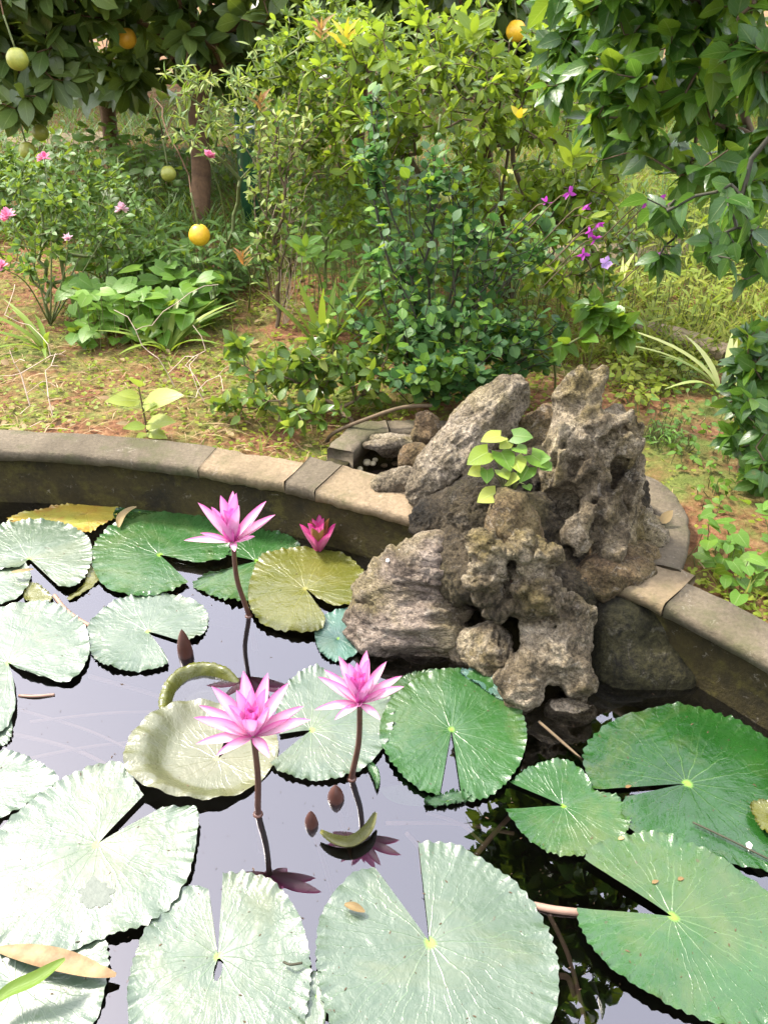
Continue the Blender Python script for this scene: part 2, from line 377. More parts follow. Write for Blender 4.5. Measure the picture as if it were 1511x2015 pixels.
def blob_pts(blobs, n, shell=.55):
    w = np.array([b[6] if len(b) > 6 else b[3]*b[4] for b in blobs], float); w /= w.sum(); out = []
    for k in RS.choice(len(blobs), n, p=w):
        x, y, Y, rx, ry, rY = blobs[k][:6]; d = nrm(RS.normal(size=3)); rr = RS.uniform(shell, 1)**.7
        YY = Y+d[1]*rr*rY; out.append(D(x+d[0]*rr*rx, y+d[2]*rr*ry, YY))
    return np.array(out)
def twig_leaves(sk, per, span, size, up=.75, jit=.55, out=.9, sv=.3, droop=.1, compound=0):
    pos, d, n, sz = [], [], [], []
    for e, pts in sk.tips:
        pts = np.array(pts); a = sk.par[e]; L_ = np.concatenate([[0], np.cumsum(np.linalg.norm(np.diff(pts, axis=0), axis=1))]); tot = L_[-1]
        tdir = nrm(pts[-1]-pts[max(0, len(pts)-3)]+np.array((0, 0, 1e-4)))
        side = nrm(np.cross(tdir, (0, 0, 1.))+1e-4)
        m = max(2, int(per*RS.uniform(.7, 1.3)))
        for i in range(m):
            s_ = max(0, tot-span*(i/m)); k = min(np.searchsorted(L_, s_), len(pts)-1)
            if k > 0: q = pts[k-1]+(pts[k]-pts[k-1])*((s_-L_[k-1])/max(L_[k]-L_[k-1], 1e-6))
            else: q = pts[0]
            ang = i*2.4+RS.uniform(-.5, .5); ra = side*math.cos(ang)+np.cross(tdir, side)*math.sin(ang)
            dd = nrm(tdir*(.5 if i else 1.2)+ra*out+np.array((0, 0, .15-droop))+RS.normal(size=3)*.2)
            nn = nrm(np.array((0, 0, up))+RS.normal(size=3)*jit+np.array((-.1, -.15, 0)))
            pos.append(q); d.append(dd); n.append(nn); sz.append(size*(1-RS.uniform(0, sv)))
    return np.array(pos), np.array(d), np.array(n), np.array(sz)
def bush(name, label, cat, base, blobs, ntips, tpl, size, lmat, wood, per=7, span=.16, nobj=300, rt=.0016, rmax=.03, k=.25, bow=.12,
         stems=None, group=None, must=(), seg=.07, shell=.5, up=.75, jit=.55, out=.9, droop=.1, minup=None, wood_name='branches', extra=None, sv=.35):
    base = np.array(base, float); t = thing(name, label, cat, base, group); sk = Skel(base)
    for st in (stems or []): sk.line(0, smooth_line(np.vstack([base, np.array(st)]), max(4, len(st)*4))[1:])
    pts = blob_pts(blobs, ntips, shell); pts = pts[pts[:, 2] > GZ+.03]
    pts = pts[np.argsort(np.linalg.norm(pts-base, axis=1))]
    for q in must: sk.reach(np.array(q), k, seg, bow, minup=minup)
    nm = len(sk.tips)
    for q in pts: sk.reach(q, k, seg, bow, minup=minup)
    V, F = sk.mesh(rt, rmax); part(t, wood_name, V, F, wood, base=base)
    sk.tips = sk.tips[nm:]
    lv = twig_leaves(sk, per, span, size, up=up, jit=jit, out=out, droop=droop, sv=sv)
    if extra:      # a share of the leaves in another kind
        mat2, share = extra[0], extra[1]; sel = RS.uniform(size=len(lv[0])) < share
        emit(t, tpl, lmat, *[a[~sel] for a in lv], nobj, base=base)
        emit(t, tpl, mat2, *[a[sel] for a in lv], min(60, nobj), base=base, rest='young_foliage')
    else:
        emit(t, tpl, lmat, *lv, nobj, base=base)
    return t, sk

# ================================================================== SETTING
front_px = [(0, 887), (201, 898), (372, 918), (503, 940), (590, 958), (755, 1002), (838, 1025)]
FRONT = np.array([(-2.6, 1.9), (-2.0, 2.17), (-1.55, 2.255)] + [tuple(P(x, y, .2)[:2]) for x, y in front_px] + [(.30, 1.775), (.48, 1.665), (.646, 1.528), (.802, 1.353), (1.05, 1.04), (1.25, .70), (1.4, .2)])
FL = smooth_line(FRONT, 220)
tn = nrm(np.gradient(FL, axis=0)); NRM = np.stack([-tn[:, 1], tn[:, 0]], -1)      # points out of the pond
RING = np.array([(-.186, 2.245), (-.088, 2.428), (.091, 2.466), (.30, 2.44), (.52, 2.33), (.70, 2.165), (.777, 2.071), (.797, 1.924), (.766, 1.79), (.697, 1.640)])
RL = smooth_line(RING, 90)
def in_poly(x, y, poly):
    c = np.zeros(x.shape, bool); j = len(poly)-1
    for i in range(len(poly)):
        (xi, yi), (xj, yj) = poly[i], poly[j]
        c ^= ((yi > y) != (yj > y)) & (x < (xj-xi)*(y-yi)/(yj-yi+1e-12)+xi); j = i
    return c
POND = np.vstack([FL+NRM*.05, [(1.4, -1.5), (-2.6, -1.5)]])
BASIN = np.vstack([smooth_line(RING*np.array((.93, .93))+np.array((.021, .155)), 90), FL[(FL[:, 0] > -.2) & (FL[:, 0] < .69)][::-1]])
def ground_z(x, y):
    x, y = np.asarray(x, float), np.asarray(y, float)
    q = np.stack([x*1.7, y*1.7, 0*x], -1).reshape(-1, 3)
    return (GZ+.030*fbm(q, 3)+.018*fbm(q*6, 3)).reshape(x.shape)-.01*np.clip((y-2.5), 0, 3)*0
def axis(lo, a, b, hi, fine, grow=1.12):
    v = list(np.arange(a, b, fine)); s = fine; x = b
    while x < hi: v.append(x); s *= grow; x += s
    v.append(hi); s = fine; x = a-fine
    while x > lo: v.insert(0, x); s *= grow; x -= s
    v.insert(0, lo); return np.array(v)
gx = axis(-120, -2.0, 2.0, 120, .024); gy = axis(-30, .9, 3.6, 200, .024)
X, Y = np.meshgrid(gx, gy, indexing='ij'); Zg = ground_z(X, Y)
def grid_faces(nx, ny, keep=None):
    i, j = np.meshgrid(np.arange(nx-1), np.arange(ny-1), indexing='ij')
    F = np.stack([i*ny+j, (i+1)*ny+j, (i+1)*ny+j+1, i*ny+j+1], -1).reshape(-1, 4)
    if keep is not None:
        kk = keep.ravel(); F = F[kk[F].all(1)]
    return F
keep = ~(in_poly(X, Y, POND) | in_poly(X, Y, BASIN))
mg, nt, b, out = new_mat('garden_soil'); n = N(nt); geo = n('NewGeometry').outputs['Position']
a = n.noise(2.3, 6, .65, geo, .4); f = n.noise(38, 6, .7, geo); g = n.noise(9, 5, .7, geo)
c = n.ramp(f, [(.3, (.075, .033, .016)), (.5, (.16, .075, .035)), (.72, (.27, .155, .08))])
c = n.mix(n.ramp(n.m('ADD', n.m('MULTIPLY', a, .6), n.m('MULTIPLY', g, .4)), [(.47, (0, 0, 0)), (.60, (1, 1, 1))]), c, n.ramp(f, [(.3, (.06, .085, .015)), (.7, (.17, .19, .05))]))
lnk(nt, c, b.inputs['Base Color']); b.inputs['Roughness'].default_value = .95; b.inputs['Specular IOR Level'].default_value = .15
lnk(nt, n.bump(n.m('ADD', f, g), .9, .02), b.inputs['Normal'])
solo('garden_ground', np.stack([X, Y, Zg], -1).reshape(-1, 3), [grid_faces(len(gx), len(gy), keep)], mg, (0, 0, 0), 'reddish brown garden soil with moss and weeds', 'ground', kind='structure')

# pond floor and water
fl = np.array([(x, y) for x in np.linspace(-2.7, 1.6, 30) for y in np.linspace(-1.6, 2.6, 30)])
V = np.column_stack([fl, -.42+.03*fbm(np.column_stack([fl*3, fl[:, :1]*0]), 2)])
solo('pond_floor', V, [grid_faces(30, 30)], plain('pond_mud', (.012, .010, .006), (.03, .024, .014), 6, .9, .3), (0, 0, 0), 'dark mud on the bed of the pond', 'mud', kind='structure')
mw, nt, b, out = new_mat('pond_water'); n = N(nt); nt.nodes.remove(b); geo = n('NewGeometry').outputs['Position']
fr = n('Fresnel', {'IOR': 2.0})
gl = n('BsdfGlossy', {'Color': (.97, .96, 1, 1), 'Roughness': 0.0}); tr = n('BsdfTransparent', {'Color': (.68, .68, .64, 1)})
ms = n('MixShader', {0: fr.outputs[0], 1: tr.outputs[0], 2: gl.outputs[0]}); lnk(nt, ms.outputs[0], out.inputs[0])
wp = np.vstack([FL+NRM*.06, [(1.46, -1.5), (-2.66, -1.5)]]); V = np.column_stack([wp, wp[:, 0]*0])
cen = np.array([(-.6, .4, 0)]); k = len(V); idx = np.arange(k)
solo('pond_water', np.vstack([V, cen]), [np.stack([idx*0+k, idx[::-1], np.roll(idx[::-1], -1)], -1)], mw, (0, 0, 0), 'still dark pond water mirroring the pale sky', 'water', kind='structure', smooth=False)

# ------------------------------------------------------------------ pond wall with coping slabs
def sweep(fr, bk, zt, zb, ch=.008, rough=.006, seed=0):
    """a bar whose top runs between the polylines fr and bk"""
    n_ = len(fr); d = bk-fr; w = np.linalg.norm(d, axis=1, keepdims=True); d = d/w
    prof = [(0, zb, 0), (0, zt-ch, 0), (ch, zt, 0), (.5, zt, 1), (-ch, zt, 2), (0, zt-ch, 2), (0, zb, 2)]
    rows = []
    for o, z, s in prof:
        xy = fr+d*o if s == 0 else (fr+d*w*.5 if s == 1 else bk+d*o)
        rows.append(np.column_stack([xy, np.full(n_, z)]))
    A = np.stack(rows, 1); q = A.reshape(-1, 3)
    A = A+(np.stack([fbm(q*30+seed, 3), fbm(q*30+9+seed, 3), fbm(q*22+5+seed, 3)], -1)*rough*2).reshape(A.shape)
    m = len(prof); V = A.reshape(-1, 3); i, j = np.meshgrid(np.arange(n_-1), np.arange(m), indexing='ij'); j2 = (j+1) % m
    F = np.stack([i*m+j, (i+1)*m+j, (i+1)*m+j2, i*m+j2], -1).reshape(-1, 4)
    e = np.array([range(m)]); return V, [F, e[:, ::-1], e+(n_-1)*m][:3]
def sub(line, a, b, n_):
    k = np.linspace(a, b, n_); return np.stack([np.interp(k, np.arange(len(line)), line[:, i]) for i in range(2)], -1)
def near(line, p): return int(np.argmin(((line-np.array(p))**2).sum(1)))
wall = thing('pond_wall', 'curved concrete pond wall with algae stained face', 'wall', (-.6, 2.2, 0))
V, F = sweep(FL+NRM*.030, FL+NRM*.115, .170, -.45, .004, .003); part(wall, 'wall_face', V, F, M['wall'])
i380, i600, i1320 = near(FL, P(385, 920, .2)[:2]), near(FL, P(597, 958, .2)[:2]), near(FL, (.64, 1.535))
def slab(par, name, a, b, w, mat, zt=.2, zb=.166, off=0.0, n_=40):
    f = sub(FL, a, b, n_); nn = sub(NRM, a, b, n_); V, F = sweep(f+nn*off, f+nn*(w+off), zt, zb, seed=a); return part(par, name, V, F, mat)
slab(wall, 'coping_slab', 0, i380-.05, .135, M['cope'], n_=70)
slab(wall, 'coping_slab', i380+.05, i600-1.95, .130, M['cope_new'], zt=.199)
slab(wall, 'coping_slab', i600-1.85, i600+2.2, .165, M['cope'], zt=.2015, n_=16)
slab(wall, 'coping_slab', i600+2.3, i1320-.1, .165, M['cope_new'], zt=.197, n_=60)
slab(wall, 'coping_slab', i1320+.0, 219, .118, M['cope'], zt=.201, n_=60)
# the planting basin behind the rocks
tr_ = nrm(np.gradient(RL, axis=0)); RN = np.stack([tr_[:, 1], -tr_[:, 0]], -1)     # points into the basin
basin = thing('rockery_basin', 'low concrete kerb round the rockery basin behind the pond wall', 'kerb', (.3, 2.2, .1))
V, F = sweep(RL+RN*.075, RL+RN*.004, .168, -.05, .004, .003); part(basin, 'kerb_face', V, F, M['wall'])
def ring_slab(a, b, mat, zt, n_=24):
    f = sub(RL, a, b, n_); nn = sub(RN, a, b, n_); V, F = sweep(f+nn*.085, f, zt, .150, seed=a+50); part(basin, 'kerb_slab', V, F, mat)
ring_slab(2, 16.5, M['cope'], .203); ring_slab(16.8, 32, M['cope'], .200); ring_slab(32.3, 58, M['cope'], .198); ring_slab(58.3, 87.5, M['cope'], .202, 40)
bs = np.array([(x, y) for x in np.linspace(-.25, .85, 60) for y in np.linspace(1.5, 2.5, 60)])
zz = .055+.05*fbm(np.column_stack([bs*7, bs[:, :1]*0]), 4)
kk = in_poly(bs[:, 0], bs[:, 1], np.vstack([RL+RN*.03, (FL+NRM*.08)[(FL[:, 0] > -.2) & (FL[:, 0] < .69)][::-1]]))
part(basin, 'soil_fill', np.column_stack([bs, zz]), [grid_faces(60, 60, kk)], M['soil'])

# ================================================================== ROCKERY
def surface_nets(S, org, h):
    neg = S < 0; nx, ny, nz = S.shape
    cnt = np.zeros((nx-1, ny-1, nz-1), np.float32); acc = np.zeros((nx-1, ny-1, nz-1, 3), np.float32)
    sl = lambda o: S[o[0]:nx-1+o[0], o[1]:ny-1+o[1], o[2]:nz-1+o[2]]
    for ax in range(3):
        o1, o2 = [a for a in range(3) if a != ax]
        for i in (0, 1):
            for j in (0, 1):
                a = [0, 0, 0]; a[o1] = i; a[o2] = j; b_ = list(a); b_[ax] = 1
                A, B = sl(a), sl(b_); m = (A < 0) != (B < 0); t = np.where(m, A/(A-B+1e-12), 0)
                cnt += m
                acc[..., ax] += t*m; acc[..., o1] += i*m; acc[..., o2] += j*m
    act = cnt > 0; idx = np.full(cnt.shape, -1, np.int32); idx[act] = np.arange(act.sum())
    cell = np.argwhere(act); V = (cell+acc[act]/cnt[act][:, None])*h+org
    quads = []
    for ax in range(3):
        o1, o2 = [(1, 2), (2, 0), (0, 1)][ax]
        A = [slice(1, n_-1) for n_ in S.shape]; A[ax] = slice(0, S.shape[ax]-1); B = list(A); B[ax] = slice(1, S.shape[ax])
        m = neg[tuple(A)] != neg[tuple(B)]; e = np.argwhere(m)
        off = np.ones(3, int); off[ax] = 0; e = e+off; flip = neg[tuple(A)][m]
        def c(d1, d2):
            q = e.copy(); q[:, o1] -= d1; q[:, o2] -= d2; return idx[q[:, 0], q[:, 1], q[:, 2]]
        Q = np.stack([c(1, 1), c(0, 1), c(0, 0), c(1, 0)], -1); Q[~flip] = Q[~flip][:, ::-1]; quads.append(Q)
    Q = np.vstack(quads); return V, [Q[(Q >= 0).all(1)]]
def sd_cap(p, a, b, r1, r2):
    ba = b-a; t = np.clip(((p-a)@ba)/max(ba@ba, 1e-9), 0, 1); return np.linalg.norm(p-a-t[:, None]*ba, axis=1)-(r1+(r2-r1)*t)
def smin(a, b, k):
    h = np.clip(.5+.5*(b-a)/k, 0, 1); return b+(a-b)*h-k*h*(1-h)
def pr(q): return D(q[0], q[1], q[2]), q[3]*mpp(*q[:3])
def rock(name, label, mat, caps, cuts=(), h=.0045, k=.025, amp=.012, freq=14, ridge=.012, strata=0, pits=0, pit_s=(30, 30, 18), flat=1.0, facet=.0, group=None, grain=None, chop=0, pct=98.8):
    """caps: pairs of (x, y, Y, r in photo px)"""
    caps = [(pr(a), pr(b)) for a, b in caps]; cuts = [(pr(a), pr(b)) for a, b in cuts]
    allp = np.array([q for c in caps for (q, r) in c]); allr = np.array([r for c in caps for (q, r) in c])
    lo = (allp-allr[:, None]).min(0)-.04; hi = (allp+allr[:, None]).max(0)+.04
    dim = np.ceil((hi-lo)/h).astype(int)+1
    g = np.stack(np.meshgrid(*[np.arange(d) for d in dim], indexing='ij'), -1).reshape(-1, 3).astype(np.float32)*h+lo.astype(np.float32)
    d = None
    for (a, ra), (b_, rb) in caps:
        e = sd_cap(g, a, b_, ra, rb); d = e if d is None else smin(d, e, k)
    if chop:
        ins = g[d < 0][::7]; rs = np.random.RandomState(len(name)*7+chop)
        for v in nrm(rs.normal(size=(chop, 3))):
            v = v.astype(np.float32); d = np.maximum(d, g@v-np.percentile(ins@v, min(99.9, pct+rs.uniform(-.8, .8))))
    m = np.abs(d) < .045; q = g[m]; dd = d[m]
    w = np.stack([pn(q*7), pn(q*7+31), pn(q*7+77)], -1)*.03
    dd = dd+amp*2.0*fbm((q+w)*freq*.45, 2)
    if pits:
        wv = worley((q+w*.8)@np.array(((.94, 0, .34), (0, 1, 0), (-.34, 0, .94)))*np.array(pit_s))
        dd = dd+pits*np.clip(1-wv/.74, 0, 1)**.65-.008*np.clip((wv-.6)/.3, 0, 1)
    for (a, ra), (b_, rb) in cuts:
        dd = -smin(-dd, sd_cap(q, a, b_, ra, rb)+.004*pn(q*35), .010)
    d[m] = dd
    V, F = surface_nets(d.reshape(dim), lo, h)
    # finer relief along the surface normals
    q = V.astype(np.float32); f_ = F[0]; fn = np.cross(q[f_[:, 2]]-q[f_[:, 0]], q[f_[:, 3]]-q[f_[:, 1]]); nv = np.zeros_like(q)
    for c_ in range(4): np.add.at(nv, f_[:, c_], fn)
    nv = nrm(nv).astype(np.float32)
    if grain is not None:
        ga = nrm(np.array(grain[:3])).astype(np.float32); q = q-np.float32(grain[3])*(q@ga)[:, None]*ga
    w = np.stack([pn(q*11), pn(q*11+31), pn(q*11+77)], -1)*.03
    e = ridge*2.1*(fbm((q+w)*freq, 5, True, .66)-.40)+amp*.9*fbm(q*freq*4, 3, False, .65)
    if facet: e = e+facet*(.55-worley((q+w)*np.array((16, 16, 24))+3))
    if strata:
        s_ = (q+w*1.6)@np.array((.30, .45, 1.0), np.float32); ph_ = (s_*strata+.5*fbm(q*9, 2)) % 1
        e = e+.018*(ph_-.5)*(.5+np.clip(fbm(q*10, 2)*1.5, -.4, .6))
    V = V+nv*e[:, None]
    bs_ = np.array((V[:, 0].mean(), V[:, 1].mean(), V[:, 2].min()))
    return solo(name, V, F, mat, bs_, label, 'rock', group)

rock('leaning_rock', 'long grey limestone slab leaning diagonally over the basin', M['rock_pale'],
     [((828, 972, 1.97, 36), (893, 898, 2.0, 46)), ((893, 898, 2.0, 46), (962, 825, 2.04, 46)), ((962, 825, 2.04, 46), (1024, 752, 2.08, 31)),
      ((880, 925, 2.04, 38), (985, 835, 2.12, 36)), ((840, 975, 1.99, 30), (920, 985, 1.99, 32)), ((915, 835, 2.1, 34), (955, 800, 2.1, 30))], ridge=.009, amp=.012, facet=.020, freq=20, k=.012, h=.0038, grain=(.62, .2, .75, .65), chop=22)
rock('pitted_rock', 'tall honeycombed limestone riddled with holes, topped by a split peak', M['rock'],
     [((1140, 752, 1.86, 34), (1122, 830, 1.85, 46)), ((1168, 748, 1.88, 26), (1150, 800, 1.86, 42)), ((1118, 850, 1.82, 48), (1110, 930, 1.80, 42)),
      ((1160, 850, 1.80, 54), (1212, 852, 1.82, 48)), ((1150, 880, 1.80, 56), (1150, 950, 1.80, 54)), ((1210, 850, 1.83, 50), (1220, 960, 1.83, 44)),
      ((1220, 960, 1.83, 42), (1216, 1070, 1.78, 50)), ((1170, 950, 1.76, 28), (1150, 1020, 1.70, 26)), ((1150, 1020, 1.70, 26), (1128, 1072, 1.66, 32)),
      ((1190, 945, 1.75, 26), (1200, 1060, 1.70, 36)), ((1105, 930, 1.82, 38), (1108, 1050, 1.80, 36)), ((1160, 1040, 1.82, 48), (1170, 1090, 1.76, 44)), ((1200, 1060, 1.70, 36), (1205, 1085, 1.68, 36))],
     cuts=[((x0, y0, Y0+.004, r*1.3), (x1, y1, Y0+.02, r*1.25)) for x0, y0, x1, y1, r, Y0 in (
         (1136, 800, 1110, 828, 6, 1.775), (1128, 848, 1133, 885, 9, 1.745), (1167, 872, 1146, 908, 9, 1.735), (1145, 820, 1176, 814, 10, 1.755), (1188, 869, 1184, 875, 11, 1.745), (1206, 850, 1204, 858, 9, 1.76), (1167, 845, 1160, 850, 9, 1.74),
         (1216, 816, 1212, 822, 9, 1.77), (1230, 836, 1228, 848, 8, 1.775), (1106, 866, 1107, 880, 8, 1.755), (1084, 842, 1083, 852, 7, 1.785), (1090, 900, 1092, 915, 8, 1.765), (1120, 915, 1130, 925, 10, 1.745), (1100, 790, 1096, 805, 6, 1.80))] +
         [((1228, 900, 1.72, 15), (1205, 930, 1.80, 22)), ((1112, 955, 1.73, 18), (1118, 1002, 1.77, 26)), ((1170, 955, 1.70, 8), (1168, 1032, 1.74, 10)), ((1205, 948, 1.70, 8), (1208, 968, 1.78, 9)), ((1226, 975, 1.72, 9), (1232, 1005, 1.78, 12)), ((1112, 1085, 1.60, 14), (1118, 1082, 1.80, 18)), ((1212, 1020, 1.64, 6), (1214, 1036, 1.70, 7))],
     h=.0034, k=.014, amp=.005, ridge=.0045, freq=24, pits=.027, pit_s=(25, 25, 12), grain=(-.3, 0, .95, .5))
rock('peaked_rock', 'small tan pointed stone in front of the rockery seedling', M['rock_brown'],
     [((1003, 975, 1.66, 22), (1008, 1035, 1.64, 48)), ((1008, 1035, 1.64, 46), (1020, 1090, 1.66, 55))], amp=.010, ridge=.007, freq=20, chop=14, facet=.008)
rock('knobbly_rock', 'knobbly ochre limestone with two weathered heads in the middle of the rockery', M['rock'],
     [((945, 1068, 1.58, 26), (968, 1078, 1.58, 28)), ((960, 1085, 1.58, 30), (958, 1135, 1.57, 34)), ((958, 1135, 1.57, 32), (975, 1195, 1.55, 30)),
      ((1030, 1075, 1.57, 34), (1070, 1090, 1.57, 32)), ((1050, 1110, 1.57, 36), (1060, 1150, 1.56, 44)), ((1060, 1165, 1.54, 44), (1095, 1190, 1.54, 36)),
      ((1000, 1130, 1.62, 50), (1040, 1180, 1.60, 56)), ((1040, 1160, 1.55, 40), (1045, 1205, 1.54, 26))],
     cuts=[((1004, 1085, 1.45, 10), (1004, 1150, 1.57, 10)), ((925, 1205, 1.40, 22), (915, 1200, 1.75, 26)), ((1006, 1225, 1.40, 18), (1010, 1215, 1.75, 22))], h=.0038, k=.012, amp=.014, ridge=.010, freq=20, pits=.016, pit_s=(34, 34, 26), facet=.012)
rock('pedestal_rock', 'ochre stone pedestal with rounded feet standing in the water', M['rock'],
     [((1030, 1215, 1.56, 40), (1120, 1215, 1.56, 44)), ((1110, 1210, 1.55, 48), (1100, 1290, 1.50, 60)), ((1075, 1270, 1.50, 40), (1030, 1340, 1.45, 42)), ((1030, 1340, 1.45, 40), (1015, 1375, 1.46, 30)),
      ((1110, 1290, 1.48, 50), (1138, 1340, 1.44, 34)), ((1138, 1340, 1.45, 32), (1132, 1385, 1.46, 26))],
     cuts=[((1004, 1250, 1.35, 24), (1000, 1275, 1.75, 28)), ((1010, 1215, 1.35, 20), (1010, 1240, 1.7, 24)), ((1078, 1370, 1.35, 14), (1080, 1340, 1.52, 10)), ((1060, 1232, 1.4, 9), (1090, 1228, 1.52, 12)), ((950, 1215, 1.4, 24), (960, 1230, 1.7, 30))], h=.0038, amp=.010, ridge=.007, freq=16, k=.018, pits=.012, pit_s=(24, 24, 20), facet=.008)
rock('layered_boulder', 'broad pinkish grey boulder with torn layers sloping into the pond', M['rock_strata'],
     [((740, 1150, 1.74, 46), (850, 1115, 1.76, 72)), ((720, 1235, 1.66, 44), (840, 1225, 1.66, 64)), ((690, 1255, 1.62, 26), (780, 1272, 1.61, 34)), ((790, 1180, 1.72, 68), (860, 1190, 1.72, 66)),
      ((780, 1268, 1.61, 32), (870, 1248, 1.62, 36)), ((860, 1130, 1.78, 56), (900, 1180, 1.70, 44)), ((760, 1210, 1.74, 70), (860, 1250, 1.74, 50))], h=.0044, amp=.014, ridge=.011, freq=13, strata=26, facet=.018, k=.015, grain=(.9, .3, -.2, .55), chop=18)
rock('crusty_mound', 'dark crusty mortar mound joining the rockery stones', M['rock_dark'],
     [((860, 1030, 1.86, 48), (960, 1005, 1.84, 74)), ((900, 1075, 1.80, 46), (1010, 1060, 1.78, 60)), ((960, 950, 1.92, 52), (1060, 950, 1.90, 62)), ((890, 1100, 1.76, 56), (930, 1150, 1.68, 56)),
      ((1050, 1030, 1.76, 52), (1110, 1120, 1.70, 46)), ((1080, 960, 1.92, 60), (1200, 990, 1.92, 70)), ((990, 1125, 1.68, 64), (1110, 1165, 1.64, 54)), ((900, 990, 1.93, 40), (940, 980, 1.93, 44)),
      ((940, 1190, 1.74, 40), (1100, 1200, 1.70, 46))],
     cuts=[((920, 1205, 1.45, 24), (925, 1210, 1.80, 30)), ((1005, 1240, 1.40, 26), (1005, 1240, 1.80, 30))], h=.0052, amp=.012, ridge=.012, freq=24)
rock('squat_rock', 'squat mottled stone wedged between the layered boulder and the pedestal', M['rock'],
     [((915, 1275, 1.60, 36), (960, 1270, 1.58, 42)), ((950, 1280, 1.58, 38), (975, 1305, 1.55, 36)), ((930, 1300, 1.6, 34), (985, 1340, 1.54, 28))], amp=.012, ridge=.008, freq=18, chop=16, facet=.01)
rock('ledge_rock', 'flat jutting stone ledge under the honeycombed rock', M['rock_brown'],
     [((1115, 1150, 1.64, 36), (1190, 1135, 1.64, 34)), ((1190, 1140, 1.64, 34), (1258, 1130, 1.66, 30)), ((1150, 1110, 1.72, 36), (1260, 1105, 1.74, 36))], amp=.010, ridge=.008, freq=16, facet=.012, chop=16)
rock('plaster_lump', 'smooth mossy plaster lump flaring out against the pond wall', M['rock_wet'],
     [((1215, 1222, 1.60, 46), (1290, 1225, 1.62, 44)), ((1215, 1225, 1.60, 46), (1210, 1310, 1.56, 52)), ((1290, 1225, 1.62, 44), (1315, 1318, 1.55, 46)), ((1235, 1310, 1.54, 52), (1330, 1330, 1.53, 38)), ((1210, 1330, 1.56, 50), (1290, 1350, 1.56, 44))],
     h=.005, amp=.006, ridge=.004, freq=10, k=.04)
rock('wedge_stone', 'thin wedge of stone lying at the pedestal foot in the water', M['rock_pale'],
     [((1090, 1388, 1.43, 16), (1150, 1398, 1.42, 14)), ((1140, 1396, 1.42, 14), (1183, 1418, 1.41, 7)), ((1095, 1400, 1.45, 22), (1140, 1410, 1.45, 18))], h=.0035, amp=.006, ridge=.006, freq=20, chop=14, pct=97)
rock('brown_stone', 'upright brown stone on the kerb behind the row of white pebbles', M['rock_brown'],
     [((836, 822, 2.33, 18), (832, 858, 2.30, 22)), ((850, 832, 2.34, 18), (848, 860, 2.32, 22))], h=.004, amp=.006, ridge=.004, freq=18, facet=.008, chop=16, pct=97)
rock('round_stone', 'rounded mossy stone inside the basin against the leaning slab', M['rock_brown'],
     [((812, 893, 2.16, 24), (836, 900, 2.14, 26)), ((806, 915, 2.14, 20), (840, 920, 2.14, 24))], h=.004, amp=.006, ridge=.004, freq=20, chop=16, pct=97.5)
rock('shelf_stone', 'flat thin stone shelf carrying the row of white pebbles', M['rock_pale'],
     [((712, 876, 2.30, 9), (760, 874, 2.31, 10)), ((745, 878, 2.28, 10), (815, 868, 2.30, 11)), ((720, 868, 2.36, 9), (812, 862, 2.37, 10)), ((760, 885, 2.31, 14), (800, 880, 2.33, 14))], h=.0035, amp=.004, ridge=.004, freq=22, chop=14, pct=97.5)
rock('pale_crust', 'pale broken mortar crust on the coping beside the leaning slab', M['rock_pale'],
     [((752, 948, 2.06, 12), (800, 938, 2.06, 16)), ((775, 955, 2.05, 10), (805, 950, 2.05, 14)), ((742, 956, 2.05, 7), (760, 958, 2.05, 8))], h=.0035, amp=.006, ridge=.008, freq=30)
rock('mossy_back_stone', 'mossy lump of stone behind the gap between slab and honeycombed rock', M['rock_brown'],
     [((1045, 850, 2.10, 30), (1070, 830, 2.10, 26)), ((1050, 880, 2.06, 34), (1075, 880, 2.0, 30)), ((1078, 815, 2.12, 16), (1072, 835, 2.1, 20))], h=.0045, amp=.008, ridge=.008, freq=18)
rock('white_rubble_stone', 'whitish rubble stone right of the honeycombed rock beside dead leaves', M['rock_pale'],
     [((1262, 1010, 1.88, 20), (1282, 1060, 1.80, 26)), ((1275, 1065, 1.80, 24), (1280, 1085, 1.78, 20))], h=.004, amp=.010, ridge=.010, freq=24)

# pebbles
def pebble(x, y, z, rx, mat, label, group, sq=.75, name='pebble'):
    c = P(x, y, z); r = rx*mpp(x, y, c[1]); a = np.linspace(0, math.pi, 9); bb = np.linspace(0, 2*math.pi, 14, endpoint=False)
    d = np.array([(math.sin(u)*math.cos(w), math.sin(u)*math.sin(w), math.cos(u)) for u in a for w in bb])
    V = d*np.array((1, RS.uniform(.75, 1), sq*RS.uniform(.85, 1.1)))*r*(1+.13*fbm(d*1.3+RS.uniform(0, 50), 2))[:, None]
    ang = RS.uniform(0, 3.1); V = V@np.array(((math.cos(ang), math.sin(ang), 0), (-math.sin(ang), math.cos(ang), 0), (0, 0, 1)))+c
    i, j = np.meshgrid(np.arange(8), np.arange(14), indexing='ij'); j2 = (j+1) % 14
    solo(name, V, [np.stack([i*14+j, (i+1)*14+j, (i+1)*14+j2, i*14+j2], -1).reshape(-1, 4)], mat, c-np.array((0, 0, r*sq)), label, 'pebble', group)
for x, y, r in ((733, 866, 8), (753, 860, 9.5), (773, 857, 9), (790, 857, 8.5), (806, 855, 9)):
    pebble(x, y, .153, r, M['white'], 'round white pebble in the row on the stone shelf', 'white pebbles in a row')
for x, y, r in ((697, 918, 10), (712, 903, 9), (722, 910, 9), (718, 895, 8), (704, 908, 8), (734, 912, 7), (727, 890, 8), (708, 924, 8), (738, 905, 6)):
    pebble(x, y, .115, r, M['yellow_pebble'], 'yellowish pebble heaped in the corner of the basin', 'pebbles in the basin corner')
